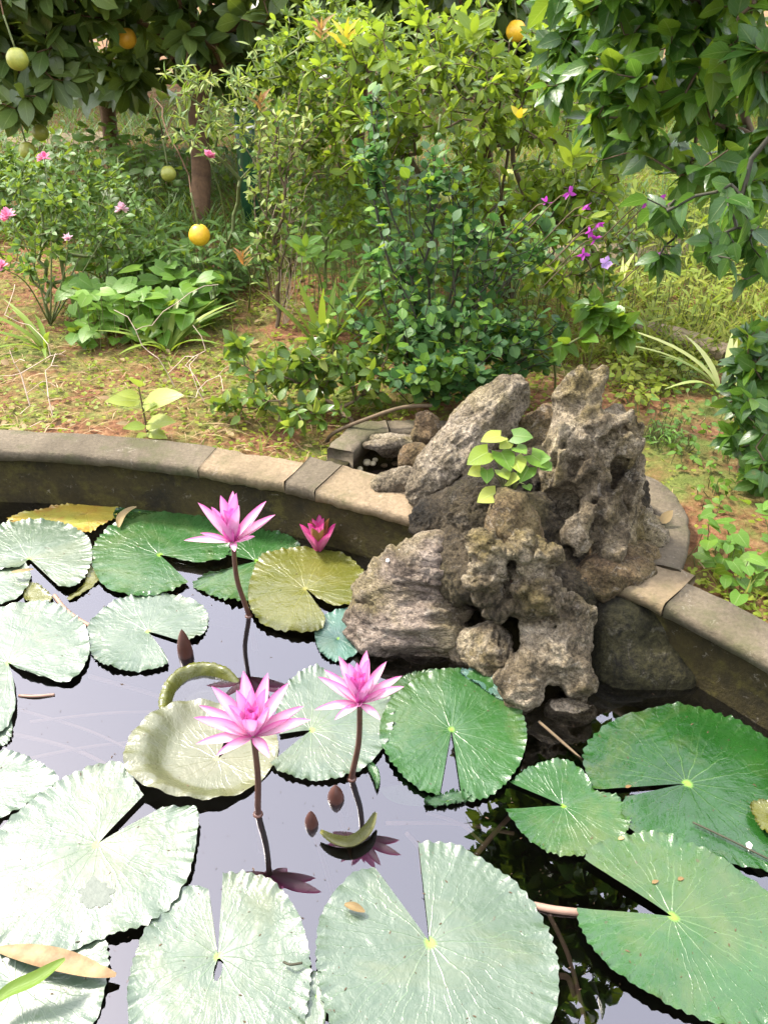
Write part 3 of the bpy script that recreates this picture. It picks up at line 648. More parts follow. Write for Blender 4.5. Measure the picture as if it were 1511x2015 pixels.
for x, y, r in ((765, 900, 11), (748, 893, 9), (778, 912, 8), (756, 916, 7)):
    pebble(x, y, .10, r, M['rock_brown'], 'brown chip of stone lying in the basin soil', 'stone chips in the basin', .5, 'stone_chip')
for x, y, Y_, r in ((763, 1103, 1.72, 5), (800, 1072, 1.79, 4), (786, 1083, 1.76, 4)):
    c = D(x, y, Y_); pebble(x, y, c[2], r, M['white'], 'tiny white pebble stuck on the layered boulder', 'pebbles on the boulder')

# ================================================================== WATER LILIES
def pad_mat(name, base, deep, spotc=(.13, .25, .02), rough=.33, veinc=(.17, .27, .11), brown=.0, wax=.0):
    m, nt, b, out = new_mat(name); n = N(nt); uv = n('UVMap'); sp = n('SeparateXYZ', {0: uv.outputs[0]}); u, v = sp.outputs[0], sp.outputs[1]
    geo = n('NewGeometry').outputs['Position']
    wob = n.m('MULTIPLY', n.m('SUBTRACT', n.noise(16, 4, .6, geo), .5), .055)
    uu = n.m('ADD', u, wob)
    def veins(k, w, lo):
        d = n.m('ABSOLUTE', n.m('SUBTRACT', n.m('FRACT', n.m('MULTIPLY', uu, k)), .5))
        d = n.m('SUBTRACT', 1.0, n.m('DIVIDE', n.m('MULTIPLY', d, v), w), clamp=True)
        return n.m('MULTIPLY', d, n.m('GREATER_THAN', v, lo))
    v1 = n.m('MULTIPLY', veins(13.0, .020, .05), n.m('SUBTRACT', 1.15, v)); v2 = n.m('MULTIPLY', veins(26.0, .03, .40), .6)
    ve = n.m('MAXIMUM', v1, v2)
    a = n.noise(7, 5, .6, geo, .5); f = n.noise(70, 4, .6, geo)
    c = n.mix(n.ramp(a, [(.35, (0, 0, 0)), (.7, (1, 1, 1))]), base, deep)
    age = n.ramp(n.noise(3.2, 5, .7, geo, .8), [(.50, (0, 0, 0)), (.68, (1, 1, 1))]); c = n.mix(n.m('MULTIPLY', age, .30), c, (.13, .13, .045))
    c = n.mix(n.m('MULTIPLY', n.ramp(n.m('ADD', v, n.m('MULTIPLY', n.noise(30, 3, .6, geo), .10)), [(1.015, (0, 0, 0)), (1.06, (1, 1, 1))]), .55), c, (.075, .05, .018))
    c = n.mix(n.m('MULTIPLY', n.m('MULTIPLY', ve, n.ramp(n.noise(5, 2, .5, geo), [(.35, (0, 0, 0)), (.65, (1, 1, 1))])), .38), c, veinc)
    if brown:
        c = n.mix(n.m('MULTIPLY', n.ramp(n.noise(12, 5, .7, geo, .6), [(.5, (0, 0, 0)), (.6, (1, 1, 1))]), brown), c, (.22, .11, .02))
    c = n.mix(n.ramp(n.m('ADD', v, n.m('MULTIPLY', n.m('SUBTRACT', n.noise(40, 2, .5, geo), .5), .06)), [(.03, (1, 1, 1)), (.06, (0, 0, 0))]), c, spotc)
    sc = n.noise(55, 4, .6, geo); c = n.mix(n.m('MULTIPLY', n.m('GREATER_THAN', sc, .695), .75), c, (.05, .045, .02))
    lnk(nt, c, b.inputs['Base Color'])
    b.inputs['Roughness'].default_value = rough; b.inputs['Specular IOR Level'].default_value = .55+.4*wax; b.inputs['Coat Weight'].default_value = wax; b.inputs['Coat Roughness'].default_value = .30; b.inputs['Coat IOR'].default_value = 1.65
    lnk(nt, n.ramp(f, [(.3, (rough*.75,)*3), (.7, (rough*1.3,)*3)]), b.inputs['Roughness'])
    st = n.noise(1.0, 3, .6, n('CombineXYZ', {0: n.m('MULTIPLY', uu, 90.0), 1: n.m('MULTIPLY', v, 5.0)}).outputs[0])
    h = n.m('ADD', n.m('MULTIPLY', ve, .14), n.m('ADD', n.m('MULTIPLY', n.m('MULTIPLY', st, v), .32), n.m('MULTIPLY', n.m('ADD', n.noise(18, 4, .55, geo, .8), n.m('MULTIPLY', n.m('MULTIPLY', n.noise(75, 3, .6, geo, .6), n.m('POWER', v, 2.0)), .45)), .95)))
    lnk(nt, n.bump(h, .7, .006), b.inputs['Normal']); return m
PM = {'g': pad_mat('lily_pad_green', (.015, .058, .010), (.026, .078, .018), rough=.31), 'd': pad_mat('lily_pad_deep', (.007, .038, .005), (.013, .058, .008), rough=.27),
      'p': pad_mat('lily_pad_pale', (.040, .070, .036), (.060, .090, .052), rough=.37, wax=.24), 'o': pad_mat('lily_pad_olive', (.062, .070, .008), (.082, .082, .011), (.18, .17, .035), .30, (.34, .33, .10)),
      'y': pad_mat('lily_pad_decayed', (.20, .20, .03), (.34, .22, .03), (.3, .25, .05), .4, (.3, .25, .05), .8), 'w': pad_mat('lily_pad_wet_olive', (.075, .082, .035), (.10, .10, .05), (.18, .17, .07), .32, (.2, .2, .12), wax=.15), 'b': pad_mat('lily_pad_bluish', (.045, .10, .075), (.06, .13, .09))}
PADS = []
def pad(label, c, outline, mat, z=.006, tooth=.036, nteeth=58, ruf=.0075, fold=.003, K=20, NA=260, cup=None, closed=False, group='lily pads on the pond', seed=0, hole=None):
    C = P(c[0], c[1], 0)[:2]; O = np.array([P(x, y, 0)[:2] for x, y in outline])
    if closed: O = np.vstack([O, O[:1]])
    O = smooth_line(O, NA) if not closed else smooth_line(np.vstack([O[-2:-1], O, O[1:2]]), NA+20)[10:-10]
    th = np.linspace(0, 1, len(O)); R = O-C; L_ = np.linalg.norm(R, axis=1)
    ph = RS.uniform(0, 6.28, 6); S = np.concatenate([[.02], np.linspace(.08, .9, K-5), [.94, .97, .99, 1.0]])
    tt = np.abs(((th*nteeth+.3*np.sin(th*37+ph[0])) % 1)-.5)*2*(0.6+.4*np.sin(th*23+ph[1]))
    ruff = np.sin(th*2*math.pi*21+ph[2])*.5+np.sin(th*2*math.pi*34+ph[3])*.35+np.sin(th*2*math.pi*9+ph[4])*.5
    wavy = np.sin(th*2*math.pi*5+ph[5])*.6+np.sin(th*2*math.pi*3+ph[1])*.4
    V, UV = [], []
    for s in S:
        xy = C+R*s*(1+(tooth*tt*max(0, (s-.95)/.05))[:, None])
        zz = z+fold*wavy*s*s*.6+ruf*(ruff*.5+.30*np.cos(th*nteeth*2*math.pi)*(.5+.5*np.sin(th*17+ph[3]))+.3)*s**14+fbm(np.column_stack([xy*14, th*0+seed]), 3)*.005*s+.004*(1-s)**6*-1
        zz = np.maximum(zz, z*.35)
        if cup is not None: zz = cup(s, th, xy)
        V.append(np.column_stack([xy, zz])); UV.append(np.column_stack([th, th*0+s]))
    n_ = len(O); V = np.vstack(V); UV = np.vstack(UV); k = len(S)
    i, j = np.meshgrid(np.arange(k-1), np.arange(n_-1), indexing='ij')
    F = np.stack([i*n_+j, (i+1)*n_+j, (i+1)*n_+j+1, i*n_+j+1], -1).reshape(-1, 4)
    a = np.arange(n_-1); cv = len(V); V = np.vstack([V, [(*C, V[0, 2])]]); UV = np.vstack([UV, [(.5, 0)]])
    T = np.stack([a*0+cv, a, a+1], -1)
    if hole:
        hc = P(hole[0], hole[1], 0)[:2]; hr = np.array((hole[2], hole[3]*1.35))*mpp(hole[0], hole[1], hc[1]); F = F[(np.linalg.norm((V[F].mean(1)[:, :2]-hc)/hr, axis=1) > 1)]
    # make the upper side face up
    q = V[F[len(F)//2]]; up = np.cross(q[1]-q[0], q[2]-q[0])[2] > 0
    if not up: F, T = F[:, ::-1], T[:, ::-1]
    PADS.append((V, F, T)); return solo('lily_pad', V, [F, T], PM[mat], (*C, 0), label, 'lily pad', group, uv=UV)

pad('large pale lily pad with a grey blotch, its notch pointing at the cupped pad', (195, 1665), [(284, 1573), (240, 1510), (180, 1520), (112, 1552), (50, 1600), (-30, 1680), (-70, 1760), (-40, 1850), (40, 1890), (130, 1880), (205, 1852), (300, 1818), (365, 1745), (388, 1660), (385, 1600), (320, 1596)], 'p', .012)
pad('mint green lily pad lying under the withered tan leaf', (30, 1935), [(-140, 1800), (-60, 1780), (60, 1800), (185, 1815), (212, 1880), (208, 1950), (190, 2010), (150, 2070), (60, 2120), (-60, 2120), (-160, 2040), (-200, 1900)], 'p', .005, closed=True)
pad('pale oval lily pad with a hole beside its centre and a narrow notch', (430, 1885), [(412, 1757), (372, 1750), (330, 1785), (285, 1850), (258, 1930), (255, 2000), (270, 2070), (340, 2120), (430, 2135), (520, 2115), (585, 2050), (606, 1960), (607, 1880), (585, 1800), (540, 1745), (480, 1724), (440, 1727)], 'p', .008, K=60, hole=(430, 1912, 8, 17))
pad('broad mint lily pad with a wide notch and a dead leaf scrap on its shoulder', (845, 1857), [(738, 1712), (690, 1730), (640, 1790), (626, 1850), (630, 1930), (650, 2010), (690, 2080), (790, 2140), (900, 2140), (1020, 2090), (1085, 2010), (1096, 1930), (1080, 1850), (1035, 1770), (965, 1708), (885, 1667), (823, 1664)], 'p', .008)
pad('small green lily pad with its notch beside the dark twig in the water', (1107, 1588), [(1003, 1545), (1030, 1522), (1070, 1504), (1118, 1503), (1150, 1530), (1170, 1560), (1210, 1570), (1233, 1605), (1230, 1640), (1190, 1675), (1120, 1690), (1050, 1665), (1010, 1625), (994, 1597)], 'g', .007)
pad('big deep green lily pad with a raised pale heart below the plaster lump', (1350, 1545), [(1168, 1560), (1148, 1500), (1170, 1452), (1220, 1418), (1290, 1397), (1345, 1393), (1430, 1418), (1511, 1465), (1570, 1510), (1600, 1570), (1590, 1650), (1530, 1715), (1470, 1712), (1390, 1690), (1300, 1660), (1245, 1640), (1222, 1600), (1228, 1574)], 'd', .008)
pad('broad green lily pad with a bright lime centre and two seed husks', (1320, 1810), [(1148, 1700), (1160, 1680), (1215, 1655), (1300, 1652), (1400, 1692), (1500, 1760), (1570, 1830), (1590, 1920), (1540, 2010), (1450, 2030), (1330, 1992), (1240, 1945), (1175, 1890), (1142, 1835), (1137, 1797)], 'g', .014)
pad('green lily pad with spiny scalloped rim touching the stone pedestal', (888, 1440), [(864, 1573), (820, 1555), (775, 1510), (748, 1450), (765, 1390), (815, 1345), (880, 1324), (945, 1330), (1005, 1380), (1033, 1440), (1025, 1500), (985, 1555), (930, 1580), (908, 1574)], 'g', .010)
pad('white gleaming lily pad behind the two front flowers with a pale green eye', (612, 1440), [(553, 1450), (545, 1400), (570, 1345), (620, 1318), (660, 1335), (700, 1335), (745, 1352), (772, 1400), (765, 1455), (735, 1500), (690, 1528), (620, 1540), (560, 1527), (532, 1508)], 'p', .008)
pad('round pale lily pad with its notch next to the brown bud', (292, 1245), [(365, 1268), (400, 1250), (408, 1215), (385, 1188), (330, 1172), (270, 1175), (215, 1195), (180, 1230), (176, 1270), (200, 1308), (260, 1325), (328, 1312), (322, 1285)], 'p', .007)
pad('pale pleated lily pad with its notch over a floating brown stalk', (18, 1308), [(42, 1325), (90, 1340), (135, 1347), (165, 1320), (178, 1280), (165, 1235), (125, 1203), (75, 1190), (0, 1205), (-60, 1240), (-90, 1300), (-80, 1390), (-30, 1450), (10, 1440), (32, 1400), (30, 1345)], 'p', .010)
pad('pale green lily pad with a lime centre below the yellowed pad', (60, 1105), [(85, 1125), (120, 1160), (155, 1155), (182, 1110), (175, 1065), (130, 1038), (70, 1030), (0, 1040), (-40, 1065), (-50, 1105), (-20, 1125), (40, 1125)], 'p', .012)
pad('large half shaded lily pad with lime heart behind the tallest flower', (315, 1095), [(372, 1150), (330, 1170), (270, 1178), (210, 1160), (186, 1120), (190, 1075), (225, 1038), (290, 1018), (360, 1015), (420, 1032), (448, 1062), (445, 1100), (400, 1112), (345, 1103)], 'g', .009)
pad('olive lily pad with yellow veins resting against the layered boulder', (602, 1165), [(625, 1185), (660, 1200), (700, 1195), (718, 1160), (710, 1128), (670, 1098), (610, 1086), (555, 1090), (515, 1105), (494, 1150), (492, 1195), (520, 1235), (580, 1252), (625, 1250), (640, 1225), (618, 1190)], 'o', .014)
pad('tattered green lily pad torn at its edge behind the tall stalk', (505, 1105), [(440, 1128), (400, 1140), (382, 1155), (415, 1172), (450, 1182), (480, 1185), (530, 1180), (575, 1150), (590, 1100), (580, 1068), (530, 1048), (470, 1042), (430, 1055), (410, 1090)], 'g', .006, tooth=.08, ruf=.010, fold=.01)
pad('pale lily pad tucked under its lime centred neighbour', (-10, 1145), [(-60, 1075), (10, 1090), (50, 1112), (62, 1140), (45, 1172), (10, 1190), (-60, 1195), (-100, 1150)], 'p', .006, closed=True)
pad('bluish lily pad squeezed against the foot of the layered boulder', (665, 1258), [(620, 1240), (630, 1220), (660, 1205), (700, 1205), (720, 1250), (700, 1290), (665, 1305), (635, 1290), (622, 1265)], 'b', .005, closed=True)
pad('small whitish lily pad peeping out below the pleated pad', (-30, 1425), [(-80, 1390), (-30, 1385), (10, 1395), (25, 1425), (22, 1455), (0, 1470), (-60, 1470), (-90, 1430)], 'p', .004, closed=True)
pad('pale lily pad folded to a wedge above the blotched pad', (-60, 1560), [(-90, 1470), (0, 1480), (60, 1495), (95, 1515), (115, 1540), (70, 1575), (10, 1610), (-80, 1640), (-140, 1560)], 'p', .006, closed=True)
pad('olive patched lily pad at the tip of the big deep green pad', (1510, 1620), [(1470, 1598), (1500, 1590), (1550, 1600), (1560, 1650), (1520, 1665), (1480, 1632)], 'o', .024, closed=True)
pad('green lily pad half covered by the lime centred broad pad', (1480, 2010), [(1405, 1970), (1470, 1955), (1540, 1960), (1580, 2020), (1500, 2080), (1420, 2060)], 'g', .005, closed=True)
pad('yellow and brown decaying lily pad along the foot of the wall', (170, 1012), [(20, 1025), (60, 1008), (130, 995), (200, 993), (232, 995), (228, 1020), (200, 1035), (170, 1050), (120, 1040), (70, 1038)], 'y', .003, closed=True, tooth=.05)
pad('dark green lily pad strip floating at the wall behind the dead leaf', (275, 1008), [(230, 1005), (250, 1000), (300, 1000), (330, 1005), (310, 1018), (280, 1030), (240, 1030), (225, 1018)], 'd', .004, closed=True)
pad('sunken pale lily pad between the two front pads', (622, 1960), [(600, 1935), (612, 1915), (632, 1918), (645, 1950), (640, 2010), (620, 2060), (590, 2030), (592, 1980)], 'p', .003, closed=True, tooth=.01)
pad('olive green scrap of pad between the pale pads', (55, 1175), [(48, 1180), (62, 1148), (85, 1158), (105, 1180), (75, 1190)], 'o', .003, closed=True, tooth=.01)
pad('bright green ragged pad squeezed between two pale pads', (205, 1130), [(165, 1155), (185, 1100), (200, 1060), (225, 1090), (215, 1120), (190, 1150), (150, 1178), (135, 1178)], 'o', .004, closed=True, tooth=.06)
pad('lime green speckled pad fringe behind the third flower', (815, 1350), [(755, 1355), (790, 1335), (840, 1322), (870, 1330), (850, 1360), (790, 1385), (765, 1375)], 'd', .004, closed=True, tooth=.06)
pad('bluish green curled pad rim against the pedestal foot', (960, 1350), [(905, 1330), (930, 1325), (965, 1335), (995, 1365), (990, 1385), (960, 1370)], 'b', .010, closed=True, tooth=.05, ruf=.012)
pad('curled scalloped green pad scrap at the spiny pad notch', (880, 1578), [(835, 1580), (860, 1570), (905, 1560), (925, 1572), (900, 1585), (850, 1590)], 'g', .006, closed=True, tooth=.06, ruf=.012)
pad('torn corner of green pad beside the third stalk', (738, 1528), [(722, 1508), (740, 1512), (748, 1535), (742, 1558), (735, 1540)], 'g', .005, closed=True, tooth=.03)
pad('faint sunken pad under the water right of the third stalk', (790, 1540), [(740, 1510), (790, 1490), (840, 1530), (860, 1575), (800, 1580), (755, 1560)], 'g', -.02, closed=True, tooth=.01, ruf=0, fold=0)
# the cupped pad, water pooled in its middle
cpC = P(430, 1495)[:2]
def cupz(s, th, xy):
    d = xy-cpC; w = np.clip(.55-.9*d[:, 0]/.16-.35*d[:, 1]/.16, .12, 1.35)
    e = np.clip((s-(.80-.22*w))/(.35), 0, 1)
    return .0025+w*.024*e*e*(3-2*e)+.004*np.sin(th*2*math.pi*16)*e*s**4+fbm(np.column_stack([xy*40, th*0]), 2)*.006*e
pad('cupped olive lily pad with raised pale rim and water pooled inside', (430, 1495), [(500, 1400), (430, 1388), (380, 1388), (330, 1405), (290, 1435), (255, 1485), (252, 1530), (280, 1560), (340, 1582), (410, 1585), (480, 1565), (530, 1520), (548, 1475), (535, 1430)], 'w', 0, cup=cupz, closed=True, tooth=.012)
# a tilted pad whose far rim arches out of the water
tpC = P(412, 1385)[:2]
def tiltz(s, th, xy):
    d = xy-tpC; w = np.clip(.55-.8*d[:, 0]/.12+.75*d[:, 1]/.12, 0, 1); e = np.clip((s-.66)/.34, 0, 1)
    return -.035+.058*w*np.sin(e*math.pi*.62)+fbm(np.column_stack([xy*40, th*0+3]), 3)*.010*e
pad('olive curled rim of a sunken lily pad arching out of the water', (412, 1385), [(318, 1405), (325, 1360), (350, 1330), (390, 1315), (435, 1320), (475, 1342), (495, 1380), (480, 1420), (430, 1440), (360, 1435)], 'o', 0, cup=tiltz, closed=True, tooth=.03, K=30)

# dirt lying on the pads and the water
from mathutils.bvhtree import BVHTree
pv, pf, off = [], [], 0
for V, F, T in PADS:
    pv.append(V); pf += [tuple(int(i)+off for i in f) for f in F]; off += len(V)
BV = BVHTree.FromPolygons([tuple(v) for v in np.vstack(pv)], pf)
def top_z(x, y, floor=.0012):
    h = BV.ray_cast(Vector((x, y, .3)), Vector((0, 0, -1))); return max(h[0].z if h[0] is not None else floor, floor)
rg = np.linspace(.0, 1, 7)[1:]; aa = np.linspace(0, 2*math.pi, 64, endpoint=False); rr = 1+1.1*fbm(np.column_stack([np.cos(aa)*1.8, np.sin(aa)*1.8, aa*0+190]), 5)
V = [P(190+math.cos(t)*34*q*g_, 1758+math.sin(t)*28*q*g_, .012) for g_ in rg for t, q in zip(aa, rr)]; V = np.array([(v[0], v[1], top_z(v[0], v[1])+.0007) for v in V])
i, j = np.meshgrid(np.arange(5), np.arange(64), indexing='ij'); j2 = (j+1) % 64; k = np.arange(64); c = P(190, 1758, .012); V = np.vstack([V, [(c[0], c[1], top_z(c[0], c[1])+.0007)]])
solo('silt_patch', V, [np.stack([i*64+j, (i+1)*64+j, (i+1)*64+j2, i*64+j2], -1).reshape(-1, 4), np.stack([k*0+384, k, (k+1) % 64], -1)], plain('grey_silt', (.075, .09, .07), (.11, .125, .10), 90, .55, .3), c, 'dried grey silt patch on the blotched pad', 'silt')
dp = np.array([P(RS.uniform(-20, 1530), RS.uniform(990, 2030), 0) for _ in range(520)]); dp = dp[in_poly(dp[:, 0], dp[:, 1], FL.tolist()+[(1.4, -1.5), (-2.6, -1.5)])]
dp[:, 2] = [top_z(x, y, .0004)+.0012 for x, y in dp[:, :2]]; nd = len(dp); an = RS.uniform(0, 6.28, nd)
V, F, UV = leaves_mesh('lance_lo', dp, np.column_stack([np.cos(an), np.sin(an), an*0]), np.tile((0, 0, 1.), (nd, 1))+RS.normal(size=(nd, 3))*.15, .0035+.010*RS.uniform(size=nd)**4)
solo('floating_debris', V, F, plain('dark_debris', (.03, .018, .01), (.10, .06, .03), 40, .8, 0), (0, 1.4, 0), 'tiny brown bits of debris on the pads and the water', 'debris', kind='stuff', uv=UV)

# ------------------------------------------------------------------ lily flowers
def petal_mat(name, tip, mid, edge=.9):
    m, nt, b, out = new_mat(name); n = N(nt); sp = n('SeparateXYZ', {0: n('UVMap').outputs[0]}); u, v = sp.outputs[0], sp.outputs[1]
    e = n.m('MULTIPLY', n.m('ABSOLUTE', n.m('SUBTRACT', u, .5)), 2.0)
    st = n.noise(1.0, 2, .5, n('CombineXYZ', {0: n.m('MULTIPLY', u, 26.0), 1: v}).outputs[0])
    fac = n.m('ADD', n.m('MULTIPLY', n.m('POWER', e, 2.2), edge), n.m('ADD', n.m('MULTIPLY', n.m('POWER', v, 5.0), .55), n.m('ADD', n.m('MULTIPLY', n.m('SUBTRACT', st, .5), .5), n.m('MULTIPLY', n.m('POWER', n.m('SUBTRACT', 1.0, v), 4.0), .7))), clamp=True)
    c = n.mix(fac, mid, tip); lnk(nt, c, b.inputs['Base Color']); b.inputs['Roughness'].default_value = .5; b.inputs['Specular IOR Level'].default_value = .3
    lnk(nt, n.bump(st, .25, .0015), b.inputs['Normal'])
    tl = n('BsdfTranslucent', {0: c}); ms = n('MixShader', {0: .35, 1: b.outputs[0], 2: tl.outputs[0]}); lnk(nt, ms.outputs[0], out.inputs[0]); return m
PT = {'out': petal_mat('outer_petal', (.68, .15, .40), (.84, .66, .73), .95), 'in': petal_mat('inner_petal', (.68, .16, .46), (.79, .42, .62), .75), 'core': petal_mat('core_petal', (.62, .09, .38), (.70, .22, .50), .6),
      'sepal': plain('brown_sepal', (.16, .075, .02), (.30, .16, .05), 40, .5, .1), 'bud': plain('brown_bud', (.045, .015, .010), (.085, .030, .018), 30, .4, .1, .002, .5), 'ros': petal_mat('deep_pink_petal', (.60, .05, .26), (.70, .22, .42))}
def petal_tpl(w, cup, bend, n=9, m=6):
    V, UV = [], []
    for i in range(n+1):
        t = i/n; h = w*(math.sin(math.pi*min(1, t*.93+.04)**.85))**.9 if i < n else .0008
        h = max(h, .12*w if i == 0 else .0008)
        for j in range(m+1):
            s = j/m*2-1; V.append((s*h, t, cup*(s*s)*h+bend*(t*t)-.02*math.sin(math.pi*t))); UV.append((j/m, t))
    return np.array(V), grid_faces(n+1, m+1), np.array(UV)
_pt = {k: petal_tpl(*a) for k, a in {'open': (.132, .80, .10), 'flat': (.13, .60, -.06), 'up': (.15, 1.0, .12), 'core': (.18, 1.3, .02)}.items()}
_pm = {}
def petal_data(k, mat):
    if (k, mat) not in _pm: V, F, UV = _pt[k]; _pm[(k, mat)] = mk_mesh('petal', V, [F], PT[mat], UV)
    return _pm[(k, mat)]
def flower(label, head_px, foot_px, Lp, rows, bend_px=0, group='pink water lilies', tilt=(0, 0), name='water_lily'):
    foot = P(*foot_px, 0); head = D(*head_px, foot[1]+.01); t = thing(name, label, 'flower', foot, group)
    mid = (foot+head)/2+np.array((bend_px*.001, 0, 0)); low = foot+np.array((-(head-foot)[0]*.3, 0, -.12))
    path = smooth_line(np.array([low, foot, mid, head]), 24)
    V, F = tube(path, np.linspace(.0072, .0058, 24), 10); stk = part(t, 'stalk', V, F, M['stem_brown'])
    ring, F = tube(np.array([foot+(0, 0, -.004), foot+(0, 0, .0005), foot+(0, 0, .004)]), np.array([.010, .0105, .008]), 12); part(stk, 'collar', ring, F, M['stem_brown'], base=foot)
    rx, ry = tilt; T = Matrix.Rotation(rx, 4, 'X')@Matrix.Rotation(ry, 4, 'Y')
    off = Matrix.Translation(Vector(head-foot))
    for (kind, mat, angs, el, ln) in rows:
        for a in angs:
            e = el+RS.uniform(-4, 4); az = rad(a+RS.uniform(-5, 5)); d = Vector((math.cos(az)*math.cos(rad(e)), math.sin(az)*math.cos(rad(e)), math.sin(rad(e))))
            upv = Vector((-math.cos(az)*math.sin(rad(e)), -math.sin(az)*math.sin(rad(e)), math.cos(rad(e)))); x = d.cross(upv)
            R = Matrix(((x[0], d[0], upv[0], 0), (x[1], d[1], upv[1], 0), (x[2], d[2], upv[2], 0), (0, 0, 0, 1)))
            s = Lp*ln*RS.uniform(.94, 1.05); put(t, 'petal', petal_data(kind, mat), off@T@Matrix.Translation(d*.004)@R@Matrix.Diagonal((s, s, s, 1)))
    return t
R5 = lambda o, n=5: [o+360/n*i for i in range(n)]
flower('pink water lily on the tallest stalk, with spread white petals below', (459, 1068), (490, 1212), .118,
       [('flat', 'out', (186,), 8, .98), ('flat', 'out', (278,), 16, .55), ('open', 'out', (12,), 26, 1.0), ('open', 'out', (160, 25, 90), 42, 1.1), ('open', 'out', (205, 330), 30, .72), ('up', 'in', (120, 60, 200, 330), 66, 1.02), ('core', 'core', R5(250, 4), 80, .82)], -10)
flower('fullest pink water lily, standing before the cupped pad', (499, 1450), (508, 1602), .112,
       [('flat', 'out', (200,), 8, .95), ('flat', 'out', (228, 300), 18, .72), ('open', 'out', (168, 12, 190, 352), 24, 1.02), ('open', 'out', (150, 30, 70, 110), 42, 1.05), ('up', 'in', (130, 50, 90, 200, 340, 270), 60, .88), ('core', 'core', R5(20, 4), 80, .68), ('core', 'in', (262,), 58, .5)], 4)
flower('pink water lily on a bent stalk, nearest the spiny pad', (708, 1385), (692, 1532), .092,
       [('flat', 'out', (200,), 6, .95), ('flat', 'out', (230, 308), 16, .72), ('open', 'out', (170, 15, 352, 150), 26, 1.05), ('open', 'out', (130, 40, 75), 46, 1.1), ('up', 'in', (100, 60, 200, 330, 140), 62, .95), ('core', 'core', R5(15, 4), 80, .8), ('core', 'in', (268,), 40, .42)], 6)
flower('half closed deep pink water lily with brown sepals near the wall', (628, 1088), (628, 1095), .112,
       [('up', 'sepal', (250, 300, 30, 150), 68, .95), ('up', 'ros', (180, 350, 220, 320, 90), 58, .98), ('core', 'ros', R5(270, 5), 76, .95)], 0, name='closing_water_lily')
def bud(label, px, top_px, w, group='brown lily buds', z0=0.0):
    a = P(*px, 0); hgt = np.linalg.norm(D(*top_px, a[1])-a); t = thing('lily_bud', label, 'flower bud', a, group); n_ = 12
    prof = [(.55, -.5), (.85, -.25), (1, 0), (.97, .22), (.82, .48), (.58, .70), (.3, .88), (.02, 1.0)]
    ang = np.linspace(0, 2*math.pi, n_, endpoint=False); rw = w*mpp(*px, a[1])
    V = np.array([(math.cos(q)*r*rw*(1+.05*math.cos(4*q)), math.sin(q)*r*rw*(1+.05*math.cos(4*q)), hh*hgt) for r, hh in prof for q in ang])+a
    i, j = np.meshgrid(np.arange(len(prof)-1), np.arange(n_), indexing='ij'); j2 = (j+1) % n_
    part(t, 'sepals', V, [np.stack([i*n_+j, i*n_+j2, (i+1)*n_+j2, (i+1)*n_+j], -1).reshape(-1, 4)], PT['bud'])
    V, F = tube(np.array([a+(0, 0, -.45*hgt), a+(.01, .02, -.1), a+(.03, .05, -.3)]), .005, 6); part(t, 'stalk', V, F, M['stem_brown'])
bud('slim brown lily bud beside the round pale pad', (366, 1288), (361, 1238), 15)
bud('stubby brown lily bud below the third flower stalk', (661, 1572), (658, 1545), 16)
bud('small brown lily bud next to the folded leaf', (613, 1622), (609, 1596), 13)
# half sunk folded leaf below the third flower
def strip(path_px, w_px, zc, mat, name, label, cat, lift=.01, curl=.5, n_=24, group=None):
    pth = smooth_line(np.array([P(x, y, z) for x, y, z in path_px]), n_); tg = nrm(np.gradient(pth, axis=0)); s = nrm(np.stack([-tg[:, 1], tg[:, 0], tg[:, 0]*0], -1))
    ww = np.sin(np.linspace(.05, .97, n_)*math.pi)**.7*w_px*mpp(*path_px[0][:2], pth[0, 1]); cs = np.linspace(-1, 1, 7)
    V = pth[:, None]+s[:, None]*ww[:, None, None]*cs[None, :, None]; V[..., 2] += curl*ww[:, None]*(cs[None]**2)+zc
    UV = np.stack(np.meshgrid(np.linspace(0, 1, n_), np.linspace(0, 1, 7), indexing='ij'), -1)[..., ::-1].reshape(-1, 2)
    return solo(name, V.reshape(-1, 3), [grid_faces(n_, 7)], mat, pth[n_//2], label, cat, group, uv=UV)
strip([(630, 1640, .012), (655, 1660, .004), (690, 1668, .0), (722, 1645, .006), (740, 1602, .022)], 13, .004, PM['o'], 'folded_leaf', 'small boat shaped olive leaf half sunk among flower reflections', 'leaf', curl=1.3)
strip([(0, 1872, .02), (60, 1882, .022), (130, 1898, .022), (190, 1915, .018), (230, 1923, .012)], 22, .006, plain('withered_tan', (.10, .055, .022), (.29, .20, .095), 22, .6, .5, .004), 'withered_leaf', 'long withered tan leaf lying across the mint pad', 'leaf', curl=.25)
strip([(-20, 1985, .035), (20, 1955, .04), (75, 1930, .05), (130, 1890, .06)], 17, .004, L['strap'], 'fresh_leaf', 'folded fresh green leaf lying over the withered tan leaf', 'leaf', curl=.5)
strip([(678, 1782, .016), (695, 1788, .018), (718, 1797, .014)], 9, .004, M['deadleaf'], 'dead_leaf', 'curled brown dead leaf scrap on the broad mint pad', 'leaf', curl=.5)
strip([(235, 1040, .014), (240, 1022, .02), (255, 1008, .03), (270, 1000, .035)], 9, .004, M['deadleaf'], 'dead_leaf', 'brown dead leaf with a long tail caught at the wall foot', 'leaf', curl=.6)
strip([(24, 1128, .02), (45, 1127, .024), (68, 1122, .02)], 6, .004, M['deadleaf'], 'dead_leaf', 'narrow brown dead leaf beside the lime centred pale pad', 'leaf', curl=.4)
def stick(path, r, mat, name, label, cat, group=None, sides=7):
    V, F = tube(smooth_line(np.array(path), 24), r, sides); return solo(name, V, F, mat, path[0], label, cat, group)
stick([P(108, 1172, .002), P(130, 1200, .004), P(160, 1222, .004), P(182, 1234, .002)], .006, M['stem_under'], 'floating_stalk', 'reddish brown stalk floating between the pale pads', 'stalk')
